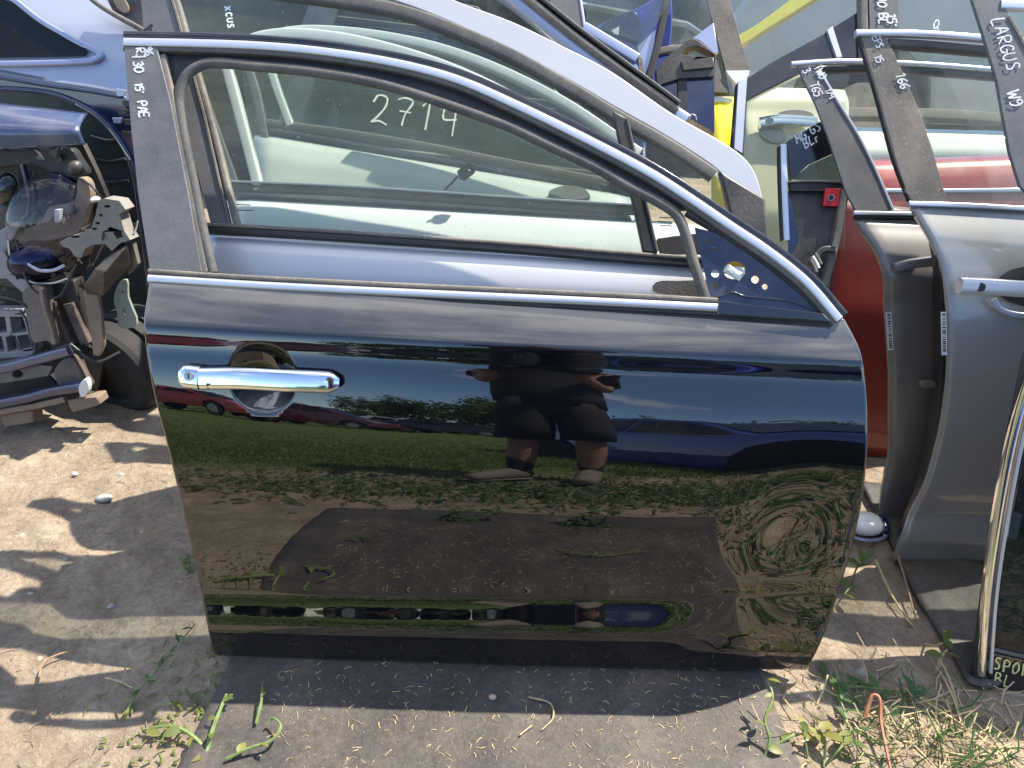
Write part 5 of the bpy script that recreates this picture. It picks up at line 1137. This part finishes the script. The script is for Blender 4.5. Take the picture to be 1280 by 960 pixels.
mesh('crash_block', blk, [(0, 1, 2, 3), (0, 3, 7), (1, 4, 5, 2), (2, 5, 6, 3), (4, 6, 5), (0, 7, 6, 4, 1), (7, 3, 6)], M['blackplastic'], wk, bevel=.003)
plate('bracket_tail', W1, [(157, 306), (166, 304), (172, 330), (160, 344)], .02, .02, M['greyplastic'], wk)
plate('stay', W1, [(104, 364), (122, 368), (126, 388), (129, 420), (130, 432), (124, 446), (116, 444), (114, 420), (108, 392)], .04, .015, M['tan'], wk, bevel=.002)
plate('green_bracket', W1, cat_rom([(142, 374), (150, 352), (158, 350), (160, 372), (171, 406), (150, 410), (146, 390)], 3, True), -.02, .01, M['greengrey'], wk, [circle(155, 390, 2, 8, 5), circle(152, 366, 2.4)])
plate('diagonal_arm', W1, [(-40, 318), (4, 314), (12, 326), (36, 350), (38, 358), (28, 366), (8, 348), (-40, 350)], .03, .03, M['palegrid'], wk, [circle(12, 333, 3), circle(22, 347, 2.5)], bevel=.003)
plate('support_post', W1, cat_rom([(28, 366), (36, 358), (48, 358), (54, 372), (58, 394), (68, 422), (68, 432), (58, 426), (42, 428), (34, 400)], 3, True), .05, .06, M['greyplastic'], wk, bevel=.006)
strip('post_edge', W1, [(50, 362), (56, 390), (64, 414), (67, 430)], 5, .06, .02, M['tan'], wk, .003, 6)
plate('air_duct', W1, [(52, 358), (92, 350), (104, 390), (112, 430), (86, 434), (74, 418), (60, 380)], .0, .05, M['channel'], wk, bevel=.004)
strip('duct_rib', W1, [(64, 378), (76, 410), (88, 432)], 9, .015, .02, M['brownplastic'], wk, .004, 5)
strip('duct_rib', W1, [(84, 380), (96, 408), (106, 430)], 12, .015, .02, M['brownplastic'], wk, .004, 5)
plate('grille_frame', W1, [(-60, 388), (24, 388), (32, 400), (42, 440), (38, 446), (-60, 452)], .01, .05, M['palegrid'], wk, [[(-20, 397), (6, 396), (9, 416), (-18, 418)], [(12, 396), (28, 396), (34, 415), (15, 417)], [(-26, 422), (2, 420), (6, 440), (-24, 442)], [(7, 421), (18, 420), (22, 438), (10, 440)], [(21, 420), (35, 418), (40, 435), (25, 438)]], bevel=.004)
plate('grille_back', W1, [(-60, 390), (30, 390), (40, 444), (-60, 450)], -.045, .01, M['greyplastic'], wk)
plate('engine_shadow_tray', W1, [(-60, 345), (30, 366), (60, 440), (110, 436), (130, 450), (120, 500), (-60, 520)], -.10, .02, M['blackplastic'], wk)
strip('lower_beam', W1, [(-60, 466), (0, 462), (40, 452), (84, 440)], 13, .06, .03, M['navybonnet'], wk, .008, 6)
plate('beam_face', W1, [(-60, 470), (0, 466), (50, 456), (66, 458), (60, 470), (10, 478), (-60, 486)], .045, .03, M['greyplastic'], wk, [circle(22, 468, 7, 12, 5)], bevel=.004)
plate('bumper_corner', W1, cat_rom([(68, 462), (86, 446), (96, 456), (104, 474), (110, 486), (88, 490), (72, 480)], 3, True), .05, .04, M['brownplastic'], wk, bevel=.006)
strip('lower_lip', W1, [(-60, 520), (0, 506), (30, 500), (60, 492), (104, 485)], 12, .09, .03, M['navy'], wk, .008, 6)
strip('lip_edge', W1, [(-60, 534), (0, 516), (40, 509), (80, 500)], 8, .085, .04, M['tan'], wk, .004, 6)
plate('lip_clip', W1, cat_rom([(98, 484), (106, 474), (110, 480), (109, 492), (102, 497)], 3, True), .10, .02, M['sticker'], wk, bevel=.002)
for q in ([(0, 519), (40, 513), (42, 528), (4, 534)], [(82, 500), (122, 496), (126, 506), (90, 516)]): plate('skid_block', W1, q, .075, .05, M['tan'], wk, bevel=.004)
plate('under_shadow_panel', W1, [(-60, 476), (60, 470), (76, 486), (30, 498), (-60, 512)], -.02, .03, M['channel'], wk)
rr = np.random.default_rng(21); V = []; F = []
for _ in range(150):
    x, y = rr.uniform(-10, 118), rr.uniform(186, 440)
    if x > 60 + (y - 186) * .25 + 20: continue
    p = W1.P(x, y, rr.uniform(-.05, .03)); k = len(V); s_ = rr.uniform(.004, .02)
    for _k in range(3): V.append(p + Vector(rr.normal(0, 1, 3)) * s_ * .6)
    V.append(p + Vector(rr.normal(0, 1, 3)) * s_); F += [(k, k + 1, k + 2), (k + 1, k + 3, k + 2)]
o = mesh('broken_shards', V, F, M['blackplastic'], wk); o['kind'] = 'stuff'
for k, (pts, r_, mk) in enumerate((([(20, 300, .03), (40, 360, .05), (70, 372, .04), (96, 330, .05)], .0035, 'channel'), ([(100, 224, .0), (118, 236, .03), (132, 262, .02), (128, 300, .06)], .003, 'channel'), ([(150, 300, .05), (168, 290, .02), (172, 276, .0)], .0025, 'metal'), ([(0, 370, .02), (30, 380, .05), (46, 400, .03), (44, 440, .05)], .004, 'channel'), ([(88, 430, .03), (120, 452, .04), (150, 440, .0)], .004, 'channel'))):
    tube('torn_wire', [W1.P(*p) for p in pts], r_, M[mk], wk, 6, 6)
ty = thing('worn_tyre', 'dark worn tyre lying under the wrecked corner beside the black door', 'tyre', tuple(G(160, 490)))
ax = Vector((.35, .9, .1)).normalized(); c0 = W1.P(166, 448, -.18)
for k, (r_, a, b_) in enumerate(((.13, -.10, .10),)):
    prof = [(-.10, .085), (-.10, .12), (-.09, .138), (-.075, .145), (-.03, .148), (-.028, .138), (-.018, .138), (-.016, .149), (.016, .149), (.018, .138), (.028, .138), (.03, .148), (.075, .145), (.09, .138), (.10, .12), (.10, .085)]
    t1 = ax.orthogonal().normalized(); t2 = ax.cross(t1); V = []; F = []; n = 40; m = len(prof)
    for i in range(n):
        a_ = 2 * math.pi * i / n
        for s_, r2 in prof: V.append(c0 + ax * s_ + (t1 * math.cos(a_) + t2 * math.sin(a_)) * r2)
    for i in range(n):
        for q in range(m): F.append((i * m + q, i * m + (q + 1) % m, ((i + 1) % n) * m + (q + 1) % m, ((i + 1) % n) * m + q))
    mesh('tread', V, F, M['tyre'], ty, False)
sweep('wheel_hub', [c0 - ax * .085, c0 + ax * .05], t1, oval(.09, .09, 20), M['channel'], ty)
# cars standing further back, between which one looks through the glass
make_car('parked_car', 'dark olive car standing far behind the loose doors, seen through their glass', paint('olive_paint', (.05, .055, .04), .2, .3), (-1.0, 4.0), R(4), 'cars behind the loose doors', True, True, 0, 1.0)
make_car('parked_car', 'pale grey car standing far behind the doors at the right', M['silver'], (3.4, 4.4), R(-6), 'cars behind the loose doors', True, True, 0, 1.0)
make_car('parked_car', 'dark teal car standing behind the yellow door at the top', paint('teal_paint', (.02, .06, .07), .2, .3), (1.3, 6.4), R(8), 'cars behind the loose doors', False, True, 0, 1.0)
make_car('parked_car', 'white car standing farthest back behind the silver roof frame', M['white'], (-3.4, 6.2), R(-3), 'cars behind the loose doors', True, True, 0, 1.0)
# ------------------------------------------------------------------ ground litter, plants, small things
A_ = G(1070, 606); B_ = G(1300, 606); C_ = G(1300, 852); D_ = G(1212, 853)
o = ground_sheet('rubber_mat', [A_, B_, C_, D_], .008, .018, M['mat_dark'] if 'mat_dark' in M else M['mat'], 30, .002)
tag(o, 'black rubber mat under the grey and pearl doors on the right', 'rubber mat')
# white mirror cap
mc = thing('wing_mirror', 'small white mirror with a dark end lying beside the right edge of the black door', 'mirror', tuple(G(1084, 668)))
def ellipsoid(name, c, r, mat, parent, rot=None, n=18, m=10):
    V = []; F = []
    for j in range(m + 1):
        th = math.pi * j / m
        for i in range(n):
            a = 2 * math.pi * i / n; v = Vector((r[0] * math.sin(th) * math.cos(a), r[1] * math.sin(th) * math.sin(a), r[2] * math.cos(th)))
            V.append(Vector(c) + (rot @ v if rot else v))
    for j in range(m):
        for i in range(n): F.append((j * n + i, j * n + (i + 1) % n, (j + 1) * n + (i + 1) % n, (j + 1) * n + i))
    return mesh(name, V, F, mat, parent, True)
g0 = G(1078, 666)
ellipsoid('cap_shell', g0 + Vector((.0, .0, .028)), (.045, .035, .024), M['white'], mc)
ellipsoid('dark_end', g0 + Vector((.036, .0, .024)), (.020, .030, .022), M['navy'], mc)
sweep('cap_rim', [g0 + Vector((.052 * math.cos(a), .040 * math.sin(a), .012)) for a in np.linspace(0, 6.283, 25)[:-1]], Vector((0, 0, 1)), oval(.004, .004, 6), M['bluesilver'], mc, closed=True)
# leaves
def leaf_mesh(name, wide, mat, bend=.25, nseg=6):
    V = []; F = []
    for i in range(nseg + 1):
        t = i / nseg; w_ = wide * math.sin(math.pi * min(1, t * .92 + .06)) ** .8 * (1 - .25 * t); z = -bend * t * t
        V += [(t, -w_, z + .10 * w_ * 2), (t, 0, z), (t, w_, z + .10 * w_ * 2)]
    for i in range(nseg):
        for k in (0, 1): F.append((i * 3 + k, (i + 1) * 3 + k, (i + 1) * 3 + k + 1, i * 3 + k + 1))
    me = bpy.data.meshes.new(name); me.from_pydata(V, [], F); me.materials.append(mat); me['local'] = 1
    for p in me.polygons: p.use_smooth = True
    return me
M['leaf'] = leafm('green_leaf', (.075, .125, .042)); M['leaf_y'] = leafm('yellow_green_leaf', (.15, .18, .06)); M['leaf_m'] = leafm('moss_leaf', (.12, .16, .05)); M['leaf_d'] = leafm('dark_green_leaf', (.045, .11, .035)); M['dry'] = plain('dry_straw', (.46, .36, .20), .8, 0, .3, 60); M['twig'] = plain('dry_twig', (.26, .17, .10), .8, 0, .3, 60); M['stem'] = plain('green_stem', (.14, .20, .06), .6, 0, .3, 60); M['orange'] = plain('orange_stem', (.30, .115, .06), .6, 0, .25, 60)
LM = {k: leaf_mesh('leaf', w_, M[mk]) for k, (w_, mk) in {'g': (.30, 'leaf'), 'y': (.28, 'leaf_y'), 'd': (.20, 'leaf_d'), 'b': (.36, 'leaf_y')}.items()}
GMAT = lambda p: Vector((p[0], p[1], float(ground_z(p[0], p[1])) + .003))
def plant(name, label, stems, leaves, seed=0, matstem='stem', rad=.0022, cat='weed'):
    """stems: lists of (photo x, y, height above earth); leaves: (stem index, t, kind, length m)"""
    rn = random.Random(seed); p0 = GMAT(G(stems[0][0][0], stems[0][0][1])); t = thing(name, label, cat, tuple(p0)); paths = []
    for st in stems:
        pts = []
        for x, y, h in st:
            q_ = G(x, y, h) if h > .02 else GMAT(G(x, y)) + Vector((0, 0, h)); pts.append(q_)
        paths.append([Vector(v) for v in cat_rom(pts, 6)]); tube('stem', pts, rad, M[matstem], t, 6, 6, [1, .9, .6])
    for si, tt, kd, ln in leaves:
        pa = paths[si]; i = min(len(pa) - 1, int(tt * (len(pa) - 1))); p = pa[i]
        o = bpy.data.objects.new('leaf', LM[kd]); COL.objects.link(o); o.parent = t
        o.location = p - Vector(p0) + Vector((0, 0, .002)); ln *= .62; o.scale = (ln, ln * rn.uniform(.8, 1.1), ln); o.rotation_euler = (rn.uniform(-.5, .5), rn.uniform(-.75, .1), rn.uniform(0, 6.28))
    return t
plant('vine', 'green vine crawling in the shade on the dirt left of the black door', [[(152, 893, .0), (170, 868, .012), (195, 840, .01), (215, 818, .015), (246, 786, .02)]], [(0, t_, 'd' if t_ > .2 else 'y', .030) for t_ in (.02, .1, .2, .3, .38, .45, .55, .62, .7, .76, .84, .9, .97)], 1)
plant('small_weed', 'small green weed at the left edge of the black door', [[(234, 712, .0), (236, 704, .02)], [(234, 712, 0), (228, 706, .02)]], [(0, .9, 'g', .03), (0, .5, 'g', .03), (1, .9, 'g', .032), (1, .4, 'g', .03), (0, 1, 'g', .025), (1, 1, 'g', .028)], 2)
plant('vine', 'pale vine growing along the left edge of the rubber mat', [[(255, 958, .0), (266, 925, .02), (274, 890, .03), (283, 868, .03)], [(262, 940, 0), (240, 925, .02), (215, 915, .02), (180, 914, .01)]], [(0, .15, 'y', .04), (0, .35, 'g', .035), (0, .6, 'y', .03), (0, .85, 'g', .035), (1, .3, 'y', .035), (1, .5, 'b', .045), (1, .7, 'y', .04), (1, .95, 'b', .045), (0, .95, 'g', .03)], 3, rad=.004)
plant('curly_vine', 'curled pale green tendril lying on the left end of the rubber mat', [[(285, 956, .02), (312, 935, .025), (340, 925, .03), (351, 908, .035), (340, 898, .03), (334, 906, .022)], [(322, 912, .02), (326, 880, .03), (328, 858, .03)]], [(1, .7, 'g', .02), (1, .95, 'y', .022), (1, 1, 'g', .02), (0, .3, 'y', .03), (0, .1, 'b', .035)], 4, rad=.003)
plant('small_weed', 'tall pale green sprout at the right end of the rubber mat', [[(952, 955, .0), (962, 925, .03), (956, 900, .05), (966, 872, .07), (960, 850, .08)], [(958, 940, 0), (985, 930, .02), (1004, 925, .02)]], [(0, .2, 'b', .04), (0, .45, 'y', .035), (0, .6, 'g', .032), (0, .8, 'y', .03), (0, 1, 'y', .035), (1, .4, 'y', .04), (1, .8, 'b', .04), (1, 1, 'y', .035)], 5, rad=.003)
plant('leafy_weed', 'dark green creeping weed with narrow leaves right of the black door foot', [[(1030, 842, 0), (1052, 862, .015), (1085, 862, .015), (1118, 868, .015), (1156, 862, .015)], [(1040, 852, 0), (1052, 890, .015), (1062, 920, .01), (1078, 955, .01)]], [(0, t_, 'd', .055) for t_ in (.05, .12, .2, .28, .38, .46, .55, .62, .7, .78, .86, .94, 1)] + [(1, t_, 'd', .05) for t_ in (.1, .25, .4, .55, .7, .85)], 6)
plant('leafy_weed', 'fresh green seedling beside the right edge of the black door', [[(1066, 728, 0), (1070, 712, .03), (1078, 702, .05)], [(1066, 728, 0), (1060, 740, .02), (1054, 748, .02)]], [(0, .6, 'g', .055), (0, .8, 'g', .06), (0, 1, 'g', .06), (0, .95, 'g', .05), (0, .7, 'g', .055), (1, .5, 'g', .05), (1, 1, 'g', .05)], 7)
plant('leafy_weed', 'two broad green leaves on a dry stalk at the edge of the right mat', [[(1158, 800, 0), (1172, 806, .03), (1186, 800, .04)], [(1172, 834, 0), (1176, 822, .03), (1184, 812, .04)], [(1205, 900, 0), (1185, 850, .02), (1176, 826, .03)]], [(0, .9, 'g', .05), (0, 1, 'g', .055), (1, .6, 'g', .055), (1, 1, 'g', .05), (1, .8, 'g', .045)], 8, 'dry')
plant('leafy_weed', 'pale broad leaved weed at the bottom edge right of the mat', [[(1030, 958, 0), (1028, 930, .02), (1024, 912, .03)], [(1032, 955, 0), (1046, 945, .02), (1056, 935, .02)], [(1010, 945, 0), (1004, 912, .03), (1000, 895, .03)]], [(0, .7, 'b', .06), (0, 1, 'b', .055), (0, .4, 'y', .06), (1, .8, 'b', .055), (1, 1, 'g', .055), (2, .8, 'g', .04), (2, 1, 'y', .04)], 9)
plant('weed_clump', 'leafy weeds at the far edge of the rubber mat, mirrored left in the black door', [[(420, 1300, 0), (440, 1310, .05), (470, 1300, .06)], [(430, 1320, 0), (400, 1330, .05)], [(480, 1310, 0), (520, 1300, .05), (560, 1310, .04)]], [(i % 3, (i * .37) % 1, 'g', .06) for i in range(26)], 10)
plant('weed_clump', 'leafy weeds by the far mat edge, mirrored right of the legs in the black door', [[(780, 1290, 0), (800, 1310, .06), (830, 1300, .08)], [(820, 1300, 0), (860, 1310, .07), (900, 1300, .06)], [(760, 1310, 0), (740, 1320, .05)]], [(i % 3, (i * .41) % 1, 'g', .065) for i in range(34)], 11)
plant('creeping_stem', 'thin creeping stem with small leaves crossing the rubber mat in the reflection', [[(700, 1080, .02), (740, 1040, .024), (790, 1030, .024), (840, 1050, .024), (880, 1060, .024)]], [(0, t_, 'y', .03) for t_ in (.2, .45, .6, .75, .9)], 12)
plant('small_weed', 'small green weed mirrored at the lower left of the black door', [[(300, 1090, 0), (320, 1080, .03)], [(300, 1090, 0), (280, 1080, .03)]], [(i % 2, (i * .37) % 1, 'g', .04) for i in range(12)], 13)
def stalk(label, pts, rad, mk, name='dry_stalk', cat='stalk'):
    P = [GMAT(G(x, y)) + Vector((0, 0, h)) for x, y, h in pts]; t = tube(name, P, rad, M[mk], None, 6, 6, [1, .9, .7]); tag(t, label, cat); return t
stalk('orange brown bent stem standing at the bottom right', [(1078, 905, .02), (1084, 890, .05), (1091, 893, .05), (1097, 915, .03), (1104, 940, .02), (1112, 966, .01)], .0038, 'orange', 'orange_stem')
stalk('pale dry stalk beside the seedling, leaning along the right mat', [(1092, 708, .03), (1112, 740, .015), (1130, 765, .01), (1144, 778, .0)], .0028, 'dry')
stalk('thin brown dry stalk right of the pale one along the right mat', [(1118, 706, .04), (1132, 735, .02), (1146, 772, .01)], .0025, 'twig')
stalk('long straw running from the dark weed to the lower right corner', [(1150, 872, .01), (1200, 905, .012), (1240, 930, .012), (1272, 955, .01)], .0022, 'dry')
stalk('long dry stalk lying from the broad leaves down to the right', [(1176, 838, .01), (1190, 870, .015), (1202, 905, .01)], .002, 'dry')
stalk('straw lying flat across the bottom right dirt', [(1160, 935, .01), (1200, 942, .01), (1250, 938, .01)], .002, 'dry')
stalk('bent pale twig lying on the mat below the middle of the black door', [(661, 879, .018), (688, 888, .02), (691, 905, .02), (678, 919, .018)], .0016, 'dry', 'bent_twig', 'twig')
stalk('short straight twig at the bottom middle of the mat', [(650, 926, .018), (665, 914, .019)], .0016, 'dry', 'bent_twig', 'twig')
stalk('long forked dry twig on the shaded dirt at left', [(44, 850, .008), (54, 825, .012), (72, 815, .014), (95, 808, .01)], .002, 'twig', 'bent_twig', 'twig')
stalk('thin straw on the shaded dirt left of the vine', [(130, 843, .008), (148, 850, .01), (165, 858, .008)], .0015, 'dry', 'bent_twig', 'twig')
pb = ellipsoid('pebble', GMAT(G(616, 879)) + Vector((0, 0, .018)), (.0075, .006, .005), plain('tan_pebble', (.48, .36, .25), .7), None, None, 10, 6); tag(pb, 'round tan pebble at the shadow edge on the rubber mat', 'pebble')
pb = ellipsoid('pebble', GMAT(G(128, 616)) + Vector((0, 0, .004)), (.022, .014, .008), plain('grey_stone', (.30, .31, .28), .8), None, None, 12, 7); tag(pb, 'flat grey stone in the shaded dirt at left', 'pebble')
pb = ellipsoid('pebble', GMAT(G(93, 590)) + Vector((0, 0, .004)), (.007, .006, .005), plain('white_stone', (.62, .62, .60), .8), None, None, 10, 6); tag(pb, 'tiny white stone above the flat grey stone at left', 'pebble')
# litter: straw bits and crumbs nobody would count
def litter(name, label, n, fx, rng_len, wid, mat, lift, seed, height=.0):
    r_ = np.random.default_rng(seed); V = []; F = []
    for _ in range(n):
        x, y = fx(r_); z = float(ground_z(x, y)) + lift; a = r_.uniform(0, 6.283); ln = r_.uniform(*rng_len); w_ = wid * r_.uniform(.6, 1.4); b_ = r_.uniform(-.5, .5)
        d = np.array([math.cos(a), math.sin(a)]); nrm = np.array([-d[1], d[0]]); k = len(V)
        tl_ = r_.uniform(0, height) if height else 0
        for t_, zz in ((0, 0), (.5, .0015 + tl_ * .5), (1, tl_)):
            c = np.array([x, y]) + d * ln * t_ + nrm * b_ * ln * t_ * (1 - t_) * 2
            for s_, dz in ((-1, 0), (0, wid * .9), (1, 0)): V.append((*(c + nrm * w_ * s_), z + zz + dz))
        F += [(k, k + 1, k + 4, k + 3), (k + 1, k + 2, k + 5, k + 4), (k + 3, k + 4, k + 7, k + 6), (k + 4, k + 5, k + 8, k + 7)]
    o = mesh(name, V, F, mat); tag(o, label, 'litter', None, 'stuff'); return o
litter('straw_litter', 'small pale straw bits scattered over the rubber mat', 800, lambda r_: (r_.uniform(-.44, .46), r_.uniform(-.55, .02)), (.004, .016), .0006, M['dry'], .0165, 3)
litter('straw_litter', 'tiny straw and root bits scattered over the dirt', 2600, lambda r_: (r_.uniform(-1.2, 1.5), r_.uniform(-1.3, 1.1)), (.006, .035), .0007, M['twig'], .002, 4)
litter('dry_grass', 'dry grass and leaf litter in the lower right corner', 280, lambda r_: (.72 + r_.normal(0, .13), -.16 + r_.normal(0, .09)), (.02, .07), .0011, M['dry'], .003, 5, .04)
litter('green_grass', 'thin green grass tufts in the lower right corner', 130, lambda r_: (.74 + r_.normal(0, .10), -.17 + r_.normal(0, .06)), (.03, .08), .0013, M['leaf_d'], .003, 6, .06)
litter('ground_cover', 'low green and yellow ground cover between the dirt and the mats', 330, lambda r_: (r_.choice([-.62, -.50, .60]) + r_.normal(0, .07), -.12 + r_.normal(0, .09)), (.005, .016), .0020, M['leaf_m'], .003, 7, .012)
litter('ground_cover', 'low green weeds between the mat and the meadow', 2600, lambda r_: (r_.normal(0, .9), -1.12 + r_.normal(0, .17)), (.015, .05), .006, M['leaf'], .003, 8, .04)
litter('ground_cover', 'low weeds on the dirt right of the rubber mat, mirrored low in the black door', 520, lambda r_: (r_.uniform(.52, 1.35), r_.uniform(-1.1, -.36)), (.012, .045), .005, M['leaf_d'], .003, 9, .03)
r_ = np.random.default_rng(31); V = []; F = []
for _ in range(170):
    x, y = r_.uniform(-1.25, 1.3), r_.uniform(-.9, 1.1)
    if -.47 < x < .5 and -.75 < y < .1: continue
    s_ = r_.uniform(.004, .011); z = float(ground_z(x, y)); k = len(V); n_ = 7; sq = r_.uniform(.5, .9)
    V.append((x, y, z + s_ * sq))
    for (rr_, zz) in ((.7, .6), (1.0, .1)):
        for i in range(n_):
            a = 6.283 * i / n_; q_ = s_ * rr_ * r_.uniform(.8, 1.2); V.append((x + q_ * math.cos(a), y + q_ * math.sin(a) * sq, z + s_ * zz * sq - .001))
    for i in range(n_): F += [(k, k + 1 + i, k + 1 + (i + 1) % n_), (k + 1 + i, k + 1 + n_ + i, k + 1 + n_ + (i + 1) % n_, k + 1 + (i + 1) % n_)]
o = mesh('gravel', V, F, plain('gravel_stone', (.30, .275, .24), .85, 0, .35, 8), None, True); tag(o, 'loose gravel stones scattered over the dirt', 'gravel', None, 'stuff')
# clods and small stones
r_ = np.random.default_rng(11); V = []; F = []
for _ in range(1900):
    x, y = r_.uniform(-1.3, 1.6), r_.uniform(-1.2, 1.3)
    if -.46 < x < .5 and -.7 < y < .1: continue
    s_ = r_.uniform(.0015, .0055) * (2.0 if r_.random() < .05 else 1); z = float(ground_z(x, y)); k = len(V)
    for dx, dy, dz in ((1, 0, 0), (0, 1, 0), (-1, 0, 0), (0, -1, 0), (0, 0, .8)): V.append((x + dx * s_ * r_.uniform(.6, 1.3), y + dy * s_ * r_.uniform(.6, 1.3), z - .001 + dz * s_))
    F += [(k, k + 1, k + 4), (k + 1, k + 2, k + 4), (k + 2, k + 3, k + 4), (k + 3, k, k + 4)]
o = mesh('earth_clods', V, F, plain('clod', (.33, .265, .20), .95, 0, .3), None, True); tag(o, 'small clods and stones scattered over the dirt', 'clods', None, 'stuff')
